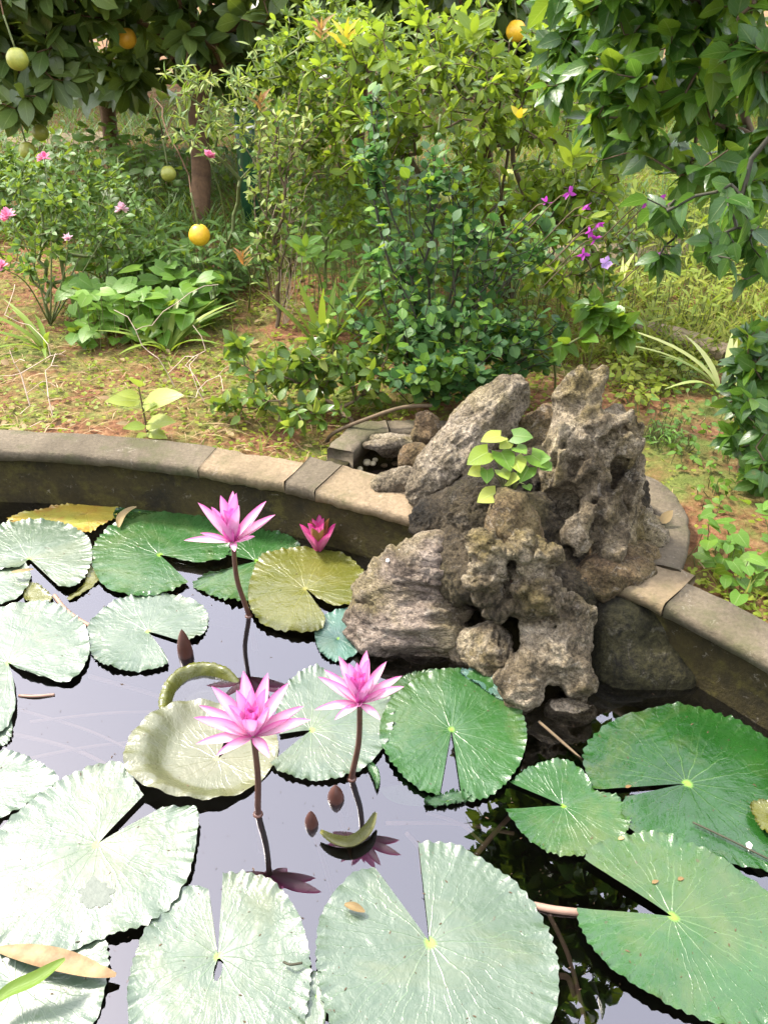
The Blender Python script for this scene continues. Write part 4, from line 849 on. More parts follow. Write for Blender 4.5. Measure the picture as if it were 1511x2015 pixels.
stick([P(38, 1369, .001), P(70, 1370, .003), P(108, 1367, .001)], .0035, M['stem_under'], 'floating_stalk', 'short floating stalk in the notch of the pleated pad', 'stalk')
stick([P(1050, 1782, .001), P(1090, 1790, .004), P(1140, 1796, .002)], .007, M['stem_under'], 'floating_stalk', 'thick orange brown stalk leading to the lime centred pad', 'stalk')
stick([P(1060, 1420, .0), P(1100, 1455, .0), P(1150, 1500, -.004)], .0035, M['twig'], 'floating_twig', 'forked twig floating below the stone wedge', 'twig')
stick([P(1362, 1618, .016), P(1430, 1650, .016), P(1511, 1690, .015), P(1560, 1710, .018)], .002, M['twig_dark'], 'fallen_twig', 'thin dark twig lying on the big deep green pad', 'twig')
for k, (x, y, mt, lab) in enumerate(((1230, 1550, 'deadleaf', 'seed husk near the notch of the big deep green pad'), (1282, 1738, 'deadleaf', 'seed husk near the rim of the lime centred pad'), (1333, 1732, 'deadleaf', 'seed husk above the lime centre of the broad pad'), (1216, 1652, 'straw', 'straw coloured husk on the small notched pad'))):
    c = P(x, y, .015); V, F, UV = leaves_mesh('ov', [c], np.array([[1., .5, .1]]), np.array([[0, .2, 1.]]), np.array([.016]))
    solo('seed_husk', V, F, M['deadleaf'] if mt == 'deadleaf' else L['straw'], c, lab, 'husk', 'husks on the pads', uv=UV)
c = P(1472, 1675, .014); V, F, UV = leaves_mesh('petal', [c], np.array([[.3, 1., .1]]), np.array([[0, -.2, 1.]]), np.array([.018])); solo('fallen_petal', V, F, M['white'], c, 'white petal fallen on the big deep green pad', 'petal', uv=UV)
stick([P(558, 1893, .018), P(572, 1898, .022), P(595, 1895, .018)], .0022, M['twig_dark'], 'fallen_twig', 'tiny curved twig on the pale oval pad', 'twig')
# sunken stalks seen through the water
us = [((35, 1395), (300, 1500)), ((10, 1440), (240, 1520)), ((175, 1330), (420, 1420)), ((20, 1500), (260, 1460)), ((760, 1620), (1010, 1640)), ((930, 1690), (1010, 1600)), ((840, 1600), (950, 1660)), ((1080, 1800), (1150, 2010)), ((1090, 1920), (1130, 1960)), ((60, 1420), (330, 1400)), ((800, 1640), (830, 1720))]
for k, (a, b_) in enumerate(us):
    p0, p1 = P(*a, -.04), P(*b_, -.14); mid = (p0+p1)/2+np.array((.01, .02, -.01))
    stick([p0, mid, p1], .0035+.001*(k % 3), M['stem_under'], 'sunken_stalk', 'pale pinkish lily stalk sunken just under the water surface', 'stalk', 'sunken lily stalks')

# ================================================================== GARDEN PLANTS
def G(x, y): p = P(x, y, GZ); return np.array((p[0], p[1], float(ground_z(p[0], p[1]))))
# ---- citrus trees with trunks
def tree(name, label, base, blobs, ntips, trunk_pts, r_trunk, lm='citrus_dark', size=.15, nobj=150, must=(), per=8, group='citrus trees behind the pond', extra=None):
    base = np.array(base, float); t = thing(name, label, 'tree', base, group); sk = Skel(base)
    sk.line(0, smooth_line(np.vstack([base, trunk_pts]), 10)[1:]); top = sk.p[-1][2]
    sk.p[0] = base-np.array((0, 0, .05))
    pts = blob_pts(blobs, ntips, .35); pts = pts[np.argsort(np.linalg.norm(pts-sk.p[-1], axis=1))]
    for q in pts: sk.reach(q, .2, .12, .10, .02, minup=top-.25)
    lt = list(sk.tips)
    for q in must: sk.reach(np.array(q), .1, .08, .25, .01, minup=top-.25)
    V, F = sk.mesh(.003, r_trunk, 8, 1.72); part(t, 'trunk', V, F, M['bark'], base=base); sk.tips = lt
    lv = twig_leaves(sk, per, .30, size, up=.6, jit=.6, out=.9, droop=.25)
    emit(t, 'pom', L[lm], *lv, nobj, base=base); return t
FR = [((35, 117), 21, 4.2, 'pome_g', 'green pomelo hanging among leaves beside the garden edge trunk'), ((250, 76), 19, 5.0, 'pome_o', 'orange pomelo glowing high in the dark citrus leaves'),
      ((80, 261), 16, 4.9, 'pome_g', 'green pomelo hanging above the pink roses'), ((55, 297), 17, 4.8, 'pome_g', 'greenish pomelo hanging lowest at the rose bush'), ((332, 342), 15, 4.5, 'pome_g', 'yellow green pomelo hanging next to the brown trunk'),
      ((393, 463), 21, 3.6, 'pome_y', 'ripe yellow pomelo hanging low in front of the brown trunk'), ((1015, 62), 20, 4.9, 'pome_y', 'half ripe pomelo with a shaded green cheek above the lime shrub'), ((345, 36), 9, 6.2, 'pome_o', 'small orange pomelo deep in the citrus crown'),
      ((865, 398), 26, 3.9, 'pome_g', 'big pale green pomelo lying behind the dark shrub stems'), ((1003, 352), 18, 4.2, 'pome_g', 'yellow green pomelo behind the pale lime stems'), ((1268, 305), 15, 3.2, 'lime', 'green unripe fruit under the hibiscus leaves'),
      ((862, 268), 7, 3.0, 'lime', 'small dark green lime in the sunlit lime shrub'), ((1075, 322), 7, 3.3, 'lime', 'tiny yellowing lime near the pale lime stems'), ((315, 66), 7, 6.2, 'pome_o', 'tiny orange fruit between the dark citrus leaves')]
stalk_top = {}
for k, (px, r, Y_, mt, lab) in enumerate(FR):
    c = D(*px, Y_); rr = r*mpp(*px, Y_); t = thing('pomelo' if 'pome' in mt else 'lime_fruit', lab, 'fruit', c-np.array((0, 0, rr)), 'citrus fruits in the garden')
    a = np.linspace(0, math.pi, 15); bb = np.linspace(0, 2*math.pi, 24, endpoint=False); d = np.array([(math.sin(u)*math.cos(w), math.sin(u)*math.sin(w), math.cos(u)) for u in a for w in bb])
    V = d*rr*np.array((1, 1, .97))*(1+.03*fbm(d*1.5+k, 2))[:, None]; V[:, 2] -= rr*.10*np.exp(-(1-d[:, 2])*14); V[:, 2] += rr*.12*np.clip(d[:, 2], 0, 1)**3
    i, j = np.meshgrid(np.arange(14), np.arange(24), indexing='ij'); j2 = (j+1) % 24
    part(t, 'rind', V+c, [np.stack([i*24+j, (i+1)*24+j, (i+1)*24+j2, i*24+j2], -1).reshape(-1, 4)], M[mt])
    tloc = np.array(t.location); top = c+np.array((RS.uniform(-.03, .03), .02, rr+(.05 if 'lime' in mt else .12))); stalk_top[k] = top
    V, F = tube(smooth_line(np.array([c+(0, 0, rr*.9), (c+top)/2+(0, 0, rr*.5), top]), 6), .004, 6); stk = part(t, 'stalk', V, F, M['twig_green'])
    V, F = tube(np.array([c+(0, 0, rr*.93), c+(0, 0, rr*.99), c+(0, 0, rr*1.04)]), np.array([.010, .009, .005])*(1 if 'pome' in mt else .5), 8); part(stk, 'calyx', V, F, M['twig_green'], base=tloc)
tree('pomelo_tree', 'far citrus tree with slim brown trunk and dark glossy crown', G(222, 296), [(180, 40, 6.6, 190, 150, .9), (120, -150, 6.6, 260, 190, 1.2), (330, 90, 6.3, 110, 100, .6), (330, -200, 6.6, 230, 160, 1.0), (230, 150, 6.3, 80, 60, .5)], 330, [D(215, 240, 6.95), D(210, 190, 6.8)], .085, must=[stalk_top[1], stalk_top[7], stalk_top[13]], nobj=220, size=.20)
tree('pomelo_tree', 'citrus tree with stout reddish brown trunk behind the low yellow fruit', G(395, 446), [(420, 20, 5.2, 190, 110, .6), (420, -160, 5.2, 250, 150, .9), (250, -60, 5.0, 120, 110, .5), (560, 30, 5.2, 120, 100, .6), (470, 120, 5.4, 90, 70, .4)], 260, [D(396, 330, 5.05), D(390, 230, 5.1), D(400, 150, 5.1)], .088, must=[stalk_top[4], stalk_top[5]], nobj=200, size=.165)
tree('pomelo_tree', 'citrus tree with big pale backed leaves beside the green fruits', D(-60, 330, 4.9)*np.array((1, 1, 0))+np.array((0, 0, GZ)), [(40, 60, 4.8, 110, 90, .4), (-20, -90, 4.8, 180, 130, .7), (120, 130, 4.8, 70, 60, .3), (50, 190, 4.8, 70, 40, .3), (130, -20, 4.8, 110, 90, .4)], 170, [D(-55, 240, 4.9), D(-40, 120, 4.9)], .07, must=[stalk_top[0], stalk_top[2], stalk_top[3]], nobj=220, size=.155, lm='citrus_dark')
tree('pomelo_tree', 'leafy citrus tree rising behind the lime shrub', G(700, 330), [(680, 20, 6.0, 170, 90, .7), (720, -140, 6.0, 280, 160, 1.0), (860, 50, 6.0, 120, 80, .6), (560, 90, 6.2, 90, 80, .5)], 260, [D(705, 220, 6.3), D(710, 120, 6.2)], .07, nobj=160, size=.15)
tree('pomelo_tree', 'citrus tree with twisted grey limbs bearing the half ripe fruit', G(960, 330), [(960, 60, 5.2, 110, 80, .4), (980, -120, 5.3, 200, 140, .7), (900, 150, 5.3, 60, 60, .3), (1060, 110, 5.2, 80, 90, .3)], 150, [D(955, 230, 5.6), D(950, 130, 5.5)], .06, must=[stalk_top[6]], nobj=160, size=.14)
# the wood behind everything, joined by an added unseen ring of leaves
nb = 15000; pos = np.column_stack([RS.uniform(-9, 9, nb), RS.uniform(8.6, 12.5, nb), .1+RS.uniform(0, 1, nb)**.9*4.1])
hn = 3.6+1.0*fbm(np.column_stack([pos[:, 0]*.5, pos[:, 0]*0, pos[:, 0]*0]), 2); ok = (pos[:, 2] < hn) & (fbm(pos*.9, 3) > -.16); pos = pos[ok]
V, F, UV = leaves_mesh('ell_lo', pos, RS.normal(size=pos.shape)+np.array((0, -.3, -.2)), RS.normal(size=pos.shape)*.7+np.array((0, -.3, .8)), RS.uniform(.18, .32, len(pos)))
k2 = 15000; a2 = RS.uniform(rad(-62), rad(242), k2)-math.pi/2-rad(90)+rad(90); rr2 = RS.uniform(0, 1, k2)*1.6  # leaf ring added at the sides and behind the camera to block low sky
bx = np.column_stack([np.cos(a2)*(6.3+rr2), 4.5+np.sin(a2)*(7.2+rr2), .1+RS.uniform(0, 1, k2)*3.9]); bx = bx[bx[:, 1] < 8.6]; bx = bx[fbm(bx*.9, 2) > -.2]
V2, F2, UV2 = leaves_mesh('ell_lo', bx, RS.normal(size=bx.shape)+np.array((0, 0, -.3)), RS.normal(size=bx.shape)+np.array((0, 0, .5)), RS.uniform(.22, .40, len(bx)))
UV = np.vstack([UV, UV2]); V, F = merge([(V, F), (V2, F2)])
solo('thicket_and_sky_screen', V, F, L['citrus_dark'], (0, 10, 0), 'dark leafy thicket behind the garden, with an added unseen leaf ring screening the sky', 'thicket', kind='stuff', uv=UV)
post = thing('green_post', 'dark green round post with white bands among the rose twigs', 'post', G(492, 330))
pb = D(489, 345, 4.9); pt = D(480, 224, 4.9); V, F = tube(np.array([pb-np.array((0, 0, .45)), pb, (pb+pt)/2, pt]), .052, 16); part(post, 'shaft', V, F, M['green_post'])
for q in (.02, -.06):
    c = pt+np.array((0, 0, q)); V, F = tube(np.array([c-np.array((0, 0, .009)), c+np.array((0, 0, .009))]), .0545, 16); part(post, 'band', V, F, M['white'])

# ---- shrubs
bush('lime_shrub', 'tall yellow green lime shrub with pale crooked stems', 'shrub', G(1005, 610),
     [(900, 200, 3.5, 190, 140, .35), (760, 180, 3.4, 120, 130, .3), (1060, 200, 3.4, 130, 130, .3), (1000, 330, 3.4, 150, 110, .3), (820, 90, 3.6, 160, 80, .3), (1010, 120, 3.5, 130, 70, .3), (680, 110, 3.6, 110, 90, .3), (700, 280, 3.5, 110, 90, .3), (940, 30, 3.5, 60, 60, .2), (1090, 420, 3.3, 90, 80, .2), (860, 400, 3.5, 120, 70, .25), (1160, 330, 3.2, 90, 80, .2), (1180, 450, 3.1, 70, 70, .2), (1110, 540, 3.1, 80, 60, .2), (930, 520, 3.3, 110, 60, .2)],
     640, 'ell', .068, L['lime'], M['twig'], per=8, span=.16, sv=.6, nobj=300, rmax=.018, k=.15, extra=(L['citrus'], .22), shell=.3,
     stems=[[D(1000, 520, 3.55), D(1040, 430, 3.5), D(1010, 320, 3.5), D(1010, 260, 3.5)], [D(1015, 520, 3.6), D(985, 420, 3.6), D(1000, 300, 3.6)], [D(960, 520, 3.6), D(880, 430, 3.6), D(800, 300, 3.55)]], must=[stalk_top[9], stalk_top[12]])
def sprig(label, px, Y_, n_, size, mat, foot, tpl='ov', spread=.9):
    c = D(*px, Y_); t = thing('young_sprig', label, 'sprig', np.array(foot), 'bright young sprigs'); f = np.array(foot)
    V, F = tube(smooth_line(np.array([f, f*.5+c*.5+np.array((.02, 0, .02)), c]), 10), np.linspace(.004, .002, 10), 5); part(t, 'stem', V, F, M['twig_green'])
    a = np.arange(n_)*2.4; d = np.column_stack([np.cos(a)*spread, np.sin(a)*.5-.2, .9+RS.uniform(-.3, .4, n_)]); pos = c-np.array((0, 0, 1.))*(np.arange(n_)*.006)[:, None]
    emit(t, tpl, mat, pos, d, np.column_stack([-np.cos(a)*.4, -np.ones(n_), np.ones(n_)*.6]), size*RS.uniform(.7, 1.1, n_), n_)
sprig('cluster of large glowing lime leaves on the pale stemmed shrub', (1128, 300), 2.9, 9, .085, L['lime'], D(1110, 420, 3.0), 'ell', 1.5)
sprig('tall sprig of yellow leaves topping the lime shrub', (930, 60), 3.3, 9, .085, L['lime'], D(935, 200, 3.4), 'ell', 1.2)
sprig('orange tinted young rose shoot high in the feathery shrub', (632, 50), 3.5, 9, .06, L['young_red'], D(640, 200, 3.7), 'lance')
sprig('yellow young shoot beside the orange tinted rose shoot', (680, 70), 3.5, 8, .08, L['yellow'], D(660, 220, 3.7), 'lance')
sprig('orange young shoot above the green post', (512, 195), 3.6, 9, .055, L['young_red'], D(500, 330, 3.7), 'lance')
sprig('yellow dying leaves hanging in the middle of the lime shrub', (1020, 225), 3.05, 3, .042, L['yellow'], D(1015, 300, 3.3))
sprig('reddish dry shoot beside the sparse grey shrub', (478, 500), 3.3, 9, .05, L['young_red'], G(490, 610), 'lance')
sprig('light green citrus shoot standing above the low citrus bush', (600, 480), 3.0, 9, .07, L['vine'], G(640, 640), 'ell', 1.8)
sprig('glossy citrus shoot at the border of the low citrus bush', (470, 680), 2.6, 6, .075, L['citrus'], G(500, 780))
bush('round_leaf_shrub', 'blue green round leaved shrub with dark upright stems behind the rocks', 'shrub', G(850, 790),
     [(870, 640, 2.65, 150, 90, .2, 24000), (870, 730, 2.5, 140, 60, .16, 24000), (1020, 670, 2.65, 110, 80, .2, 17000), (780, 500, 2.8, 80, 90, .2), (950, 480, 2.8, 110, 90, .2), (740, 340, 2.9, 50, 120, .15), (860, 360, 2.9, 90, 80, .2), (1070, 470, 2.8, 60, 70, .15), (735, 200, 3.0, 30, 60, .1), (690, 620, 2.75, 50, 90, .15)],
     430, 'round', .046, L['round'], M['twig_dark'], per=7, span=.15, nobj=300, rmax=.0045, rt=.0016, k=.85, bow=.0, shell=.1, up=1.0, jit=.32, out=1.1, sv=.5, extra=(L['vine'], .3))
bush('feathery_shrub', 'light yellow green feathery shrub between the rose twigs and the lime shrub', 'shrub', G(640, 560),
     [(640, 180, 3.9, 90, 130, .3), (590, 320, 3.9, 90, 110, .25), (700, 380, 3.7, 80, 90, .25), (560, 130, 4.0, 70, 90, .25), (720, 80, 4.0, 90, 70, .25), (640, 30, 4.0, 100, 50, .25)],
     380, 'ell', .046, L['lime'], M['twig_green'], per=10, span=.18, nobj=300, rmax=.008, k=-.05, bow=.05, extra=(L['rose'], .35), shell=.15)
bush('thin_shrub', 'sparse vase shaped shrub with grey stems and small dull leaves', 'shrub', G(545, 645),
     [(560, 420, 3.4, 70, 120, .2), (540, 300, 3.5, 90, 110, .25), (600, 240, 3.5, 80, 80, .2), (520, 500, 3.4, 40, 60, .12)],
     150, 'ell', .042, L['rose_pale'], M['twig'], per=7, span=.14, nobj=160, rmax=.009, k=.75, bow=.0, extra=(L['weed'], .5), shell=.2)
bush('rose_shrub', 'leggy rose shrub with pale feathery twigs and one pink bloom', 'shrub', G(455, 560),
     [(430, 190, 3.7, 110, 70, .25), (400, 270, 3.7, 90, 40, .2), (500, 250, 3.8, 60, 60, .2), (360, 160, 3.7, 60, 40, .15), (520, 130, 3.8, 60, 60, .15), (640, 60, 3.7, 70, 60, .15)],
     105, 'lance', .055, L['rose_pale'], M['twig_green'], per=8, span=.16, nobj=200, rmax=.008, k=.0, bow=.15, extra=(L['rose'], .35), shell=.2)
bush('rose_bush', 'low rose bush covered in small blooms along the garden edge', 'shrub', G(100, 640),
     [(80, 400, 3.7, 130, 90, .3), (210, 430, 3.7, 110, 90, .3), (60, 500, 3.5, 110, 70, .25), (160, 350, 3.9, 120, 60, .25), (20, 340, 3.9, 70, 60, .2), (290, 480, 3.7, 70, 60, .2)],
     260, 'ov', .042, L['rose'], M['twig_green'], per=9, span=.17, nobj=300, rmax=.008, k=.05, shell=.2)
def bloom_on(par_base, label, px, Y_, r_px, mat, nm='rose_bloom', npet=22, foot=None):
    c = D(*px, Y_); r = r_px*mpp(*px, Y_); t = thing(nm, label, 'flower', c, 'rose blooms in the garden')
    d = nrm(RS.normal(size=(npet, 3))*np.array((1, 1, .7))+np.array((0, -.25, .35))); me = leaf_mesh_data('petal', mat); R = frames(nrm(d+RS.normal(size=d.shape)*.2), d*.4+np.array((0, 0, 1.)))
    for i in range(npet):
        s = r*1.1*RS.uniform(.8, 1.1); put(t, 'petal', me, Matrix(((*(R[i][0]*s), 0), (*(R[i][1]*s), 0), (*(R[i][2]*s), 0), (0, 0, 0, 1))))
    q = np.array(foot if foot is not None else par_base); V, F = tube(smooth_line(np.array([q, q*.4+c*.6+np.array((.02, .01, .03)), c]), 10), np.linspace(.004, .0018, 10), 5); part(t, 'stem', V, F, M['twig_green'])
rb = G(100, 640)
for px, Y_, r, mt, lab in (((88, 312), 3.6, 14, 'rosepet', 'pink rose in front of the low green pomelo'), ((240, 412), 3.6, 13, 'rosepet_pale', 'pale pink rose alone above the weeds'), ((15, 426), 3.4, 16, 'rosepet', 'large deep pink rose at the garden border'), ((135, 470), 3.4, 11, 'rosepet_pale', 'flat whitish rose low in the rose bush'), ((4, 526), 3.2, 15, 'rosepet', 'dark pink rose lowest in the rose bush'), ((222, 345), 3.9, 6, 'rosepet_pale', 'tiny pale rose high over the weeds')):
    bloom_on(rb, lab, px, Y_, r, L[mt], foot=rb if px[0] < 300 else None)
bloom_on(None, 'pink rose in front of the stout tree trunk', (411, 310), 3.4, 14, L['rosepet'], foot=G(455, 560))
bush('low_citrus_bush', 'low glossy citrus bush spilling over the coping beside the basin', 'shrub', G(705, 852),
     [(560, 740, 2.62, 100, 70, .12), (640, 700, 2.65, 100, 70, .14), (520, 820, 2.5, 70, 50, .08), (600, 830, 2.44, 90, 50, .08), (700, 760, 2.6, 80, 60, .12), (760, 700, 2.68, 60, 60, .1), (470, 690, 2.65, 40, 40, .08), (450, 790, 2.55, 30, 30, .06)],
     175, 'ov', .058, L['citrus'], M['twig'], per=6, span=.11, nobj=300, rmax=.008, rt=.0013, k=.1, extra=(L['seed'], .12), shell=.2, sv=.5)
ub = D(860, 800, 2.55)
stick([D(850, 798, 2.42), D(790, 802, 2.42), D(720, 825, 2.40), D(660, 850, 2.40), D(640, 872, 2.42)], .006, M['twig'], 'fallen_branch', 'brown branch curving along the kerb under the citrus bush', 'branch')
bush('hibiscus_tree', 'tall hibiscus leaning in with large toothed leaves over the garden', 'tree', np.array((1.55, 2.35, GZ)),
     [(1330, 120, 2.3, 190, 130, .28), (1450, 300, 2.1, 110, 110, .22), (1240, 220, 2.5, 110, 100, .25), (1180, 90, 2.7, 120, 80, .25), (1400, -120, 2.2, 240, 150, .35), (1480, 120, 2.0, 90, 140, .2), (1330, 330, 2.4, 80, 50, .15), (1250, -60, 2.4, 200, 120, .3), (1480, -350, 2.0, 300, 180, .4), (1300, -260, 2.2, 220, 130, .3), (1110, 50, 2.8, 100, 90, .2), (1150, 180, 2.7, 100, 90, .2), (1240, 300, 2.5, 70, 60, .15), (1490, 380, 2.0, 60, 60, .12), (1620, -480, 1.85, 300, 170, .35), (1450, -420, 2.3, 240, 150, .35), (1250, -420, 2.2, 160, 100, .25)],
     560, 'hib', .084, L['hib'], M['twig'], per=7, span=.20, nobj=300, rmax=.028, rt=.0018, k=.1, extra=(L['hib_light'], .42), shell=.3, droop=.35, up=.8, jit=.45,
     stems=[[np.array((1.45, 2.35, .8)), np.array((1.2, 2.3, 1.3)), np.array((1.0, 2.2, 1.7))]], must=[stalk_top[10]])
bush('hibiscus_bough', 'hanging hibiscus bough with backlit dark leaves by the purple bracts', 'branch', D(1530, 250, 1.8),
     [(1440, 420, 1.75, 70, 60, .12), (1300, 420, 1.85, 40, 50, .08), (1420, 480, 1.8, 60, 40, .1), (1490, 520, 1.75, 40, 40, .1), (1310, 500, 1.9, 25, 60, .06)],
     34, 'hib', .062, L['hib'], M['twig_dark'], per=4, span=.10, nobj=150, rmax=.006, k=.05, shell=.2, droop=.8, jit=.6)
bush('edge_shrub', 'dark broad leaved shrub growing up beside the coping', 'shrub', G(1455, 930),
     [(1490, 720, 2.25, 60, 80, .15), (1480, 830, 2.15, 60, 80, .12), (1500, 920, 2.05, 40, 60, .1), (1500, 660, 2.3, 30, 50, .1)],
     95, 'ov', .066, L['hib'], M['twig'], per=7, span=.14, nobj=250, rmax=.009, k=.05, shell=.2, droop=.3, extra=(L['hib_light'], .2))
bush('hibiscus_sprout', 'bright hibiscus sprout with broad leaves beside the dark shrub', 'shrub', G(1090, 790),
     [(1190, 620, 2.6, 60, 40, .06), (1230, 660, 2.6, 30, 30, .05), (1150, 660, 2.55, 40, 30, .05)], 16, 'hib', .085, L['hib_light'], M['twig_green'], per=5, span=.06, nobj=100, rmax=.006, k=.05, shell=.1, droop=.3, up=1.0, jit=.4)
bush('bougainvillea', 'thin bougainvillea sprays with magenta bracts beyond the dark shrub', 'shrub', G(1130, 600),
     [(1120, 420, 3.3, 90, 60, .2), (1200, 480, 3.3, 80, 60, .2), (1150, 380, 3.4, 80, 50, .2), (1180, 560, 3.2, 60, 50, .15)], 90, 'ell', .055, L['citrus'], M['twig'], per=7, span=.16, nobj=200, rmax=.008, k=.05, shell=.2)
bo = G(1130, 600)
for k, (x, y, Y_, lab) in enumerate(((1150, 405, 3.2, 'upper'), (1075, 398, 3.2, ''), (1162, 455, 3.15, ''), (1148, 500, 3.15, ''), (1120, 380, 3.3, ''), (1170, 470, 3.1, ''), (1298, 392, 2.9, ''), (1308, 408, 2.9, ''), (1270, 400, 2.95, ''), (1175, 440, 3.15, ''), (1295, 503, 2.7, ''))):
    c = D(x, y, min(Y_, 2.55)); t = thing('magenta_bract_cluster', 'small cluster of magenta bracts on a thin twig', 'flower', c, 'magenta bract clusters'); m_ = 5
    d = nrm(RS.normal(size=(m_, 3))); me = leaf_mesh_data('ov', L['purple']); R = frames(d, RS.normal(size=(m_, 3)))
    for i in range(m_):
        s = .021; put(t, 'bract', me, Matrix(((*(R[i][0]*s), 0), (*(R[i][1]*s), 0), (*(R[i][2]*s), 0), (0, 0, 0, 1))))
    V, F = tube(smooth_line(np.array([c+np.array((-.1, .06, -.12)), c+np.array((-.03, .02, -.02)), c]), 6), .0018, 5); part(t, 'twig', V, F, M['twig'])
c = D(1190, 518, 2.7); t = thing('lilac_flower', 'single lilac flower on the sunny grass side', 'flower', c)
R = frames(np.array([(math.cos(a), math.sin(a)*.6-.3, math.sin(a)) for a in np.linspace(0, 6.28, 6)[:5]]), np.tile((0, -1., .3), (5, 1)))
for i in range(5): put(t, 'petal', leaf_mesh_data('petal', L['lilac']), Matrix(((*(R[i][0]*.024), 0), (*(R[i][1]*.024), 0), (*(R[i][2]*.024), 0), (0, 0, 0, 1))))
V, F = tube(smooth_line(np.array([c, c+np.array((.01, .03, -.15)), c+np.array((.0, .05, -.5))]), 8), .002, 5); part(t, 'stem', V, F, M['twig_green'])

# ---- herbs, vines, straps
def clump(name, label, cat, centre, n_, tpl, size, mat, spread=.1, lean=.5, z=.0, hgt=0.0, nobj=60, group=None, jit=.3, stemmat=None, flat=False):
    centre = np.array(centre); t = thing(name, label, cat, centre, group); ang = RS.uniform(0, 6.28, n_); rr = RS.uniform(0, 1, n_)**.6*spread
    pos = centre+np.column_stack([np.cos(ang)*rr, np.sin(ang)*rr, z+RS.uniform(0, 1, n_)*hgt])
    d = nrm(np.column_stack([np.cos(ang)*lean, np.sin(ang)*lean, np.ones(n_)*(.15 if flat else 1)])+RS.normal(size=(n_, 3))*jit*.5)
    nn = np.array((0, 0, 1.))+RS.normal(size=(n_, 3))*jit if (flat or hgt) else nrm(np.column_stack([-np.cos(ang), -np.sin(ang), np.ones(n_)*.6])+RS.normal(size=(n_, 3))*.15)
    if hgt:
        d[:, 2] *= .35; items = []
        for q in pos[::2]:
            f0 = centre+np.array(((q-centre)[0]*.6, (q-centre)[1]*.6, -.02)); items.append(tube(np.array([f0, (f0+q)/2+RS.normal(size=3)*.008, q]), .0014, 4, False))
        V, F = merge(items); part(t, 'stems', V, F, stemmat or M['twig_green'], kind='stuff')
    emit(t, tpl, mat, pos, d, nn, size*RS.uniform(.6, 1.05, n_), nobj); return t
ST = 'strap leaved lilies in the beds'
clump('strap_plant', 'strap leaved clump arching in the middle of the left bed', 'plant', G(330, 690), 16, 'strap', .30, L['strap'], .02, .75, group=ST)
clump('strap_plant', 'tall upright strap leaves beside the sparse grey shrub', 'plant', G(640, 690), 14, 'strap_up', .34, L['strap'], .025, .28, group=ST)
clump('strap_plant', 'strap leaves bending out under the rose bush', 'plant', G(92, 690), 10, 'strap', .28, L['strap'], .02, .7, group=ST)
clump('strap_plant', 'pale striped strap leaves shining beside the edge shrub', 'plant', G(1425, 770), 15, 'strap', .36, L['strap_pale'], .03, .8, group=ST)
clump('strap_plant', 'short strap leaves near the lilac flower', 'plant', G(1215, 580), 9, 'strap', .24, L['strap_pale'], .02, .6, group=ST)
clump('strap_plant', 'arching strap leaves low behind the citrus bush', 'plant', G(700, 660), 12, 'strap', .30, L['strap'], .03, 1.0, group=ST)
def patch(name, label, pts_px, n_, tpl, size, mat, zlo, zhi, nobj, cat='plant', jit=.35, stemmat=None, group=None):
    pts_px = np.array(pts_px, float); c = G(*pts_px.mean(0)); t = thing(name, label, cat, c, group); pos = []; lo, hi = pts_px.min(0), pts_px.max(0)
    q = RS.uniform(lo, hi, size=(n_*6, 2)); q = q[in_poly(q[:, 0], q[:, 1], pts_px)][:n_]; n_ = len(q)
    pos = np.array([P(x, y, GZ+zlo+(zhi-zlo)*.3) for x, y in q]); pos[:, 2] = ground_z(pos[:, 0], pos[:, 1])+zlo+RS.uniform(size=n_)**1.3*(zhi-zlo)
    pos = np.array(pos); ang = RS.uniform(0, 6.28, n_); d = np.column_stack([np.cos(ang), np.sin(ang)-.4, RS.uniform(-.5, .3, n_)]); nn = np.array((0, -.25, 1.))+RS.normal(size=(n_, 3))*jit
    items = [tube(np.array([(q[0]+RS.normal()*.02, q[1]+RS.normal()*.02, GZ-.03), (q+np.array((q[0], q[1], GZ)))/2+RS.normal(size=3)*.006, q]), .0013, 4, False) for q in pos[::2]]
    V, F = merge(items); part(t, 'stems', V, F, stemmat or M['twig_green'], kind='stuff'); emit(t, tpl, mat, pos, d, nn, size*RS.uniform(.55, 1.05, n_), nobj); return t
patch('vine_patch', 'bright green heart leaved vine patch spreading over the left bed', [(130, 590), (170, 540), (260, 510), (360, 520), (430, 560), (440, 610), (380, 640), (250, 650), (150, 650)], 330, 'heart', .085, L['vine'], .02, .22, 300)
patch('herb_bed', 'dark narrow leaved herbs between the vine patch and the trunk', [(150, 470), (300, 440), (350, 490), (440, 490), (480, 450), (520, 520), (400, 570), (250, 550), (140, 520)], 900, 'lance', .11, L['weed'], .04, .27, 300)
patch('herb_bed', 'dull green weeds under the far citrus trees', [(0, 330), (100, 270), (350, 290), (480, 350), (300, 400), (100, 420), (0, 420)], 900, 'ov', .09, L['weed'], .02, .30, 250)
patch('herb_bed', 'green undergrowth at the foot of the lime shrub', [(560, 480), (700, 430), (900, 430), (1120, 470), (1150, 570), (1000, 640), (760, 640), (600, 580)], 1100, 'ov', .065, L['vine'], .02, .34, 280)
patch('heart_vine', 'heart leaved vine creeping along outside the right coping', [(1365, 1080), (1400, 1030), (1511, 1010), (1600, 1080), (1600, 1190), (1500, 1180), (1400, 1140)], 70, 'heart', .050, L['vine'], .02, .12, 70)
patch('herb_bed', 'pale sunny weeds beside the edge shrub', [(1180, 600), (1260, 540), (1420, 480), (1560, 470), (1560, 600), (1400, 640), (1250, 650)], 700, 'lance', .075, L['moss'], .02, .22, 260)
patch('herb_bed', 'light feathery weeds standing in the sunny back lawn', [(1200, 460), (1330, 400), (1560, 380), (1560, 470), (1400, 490), (1250, 500)], 700, 'lance', .10, L['moss'], .02, .40, 200)
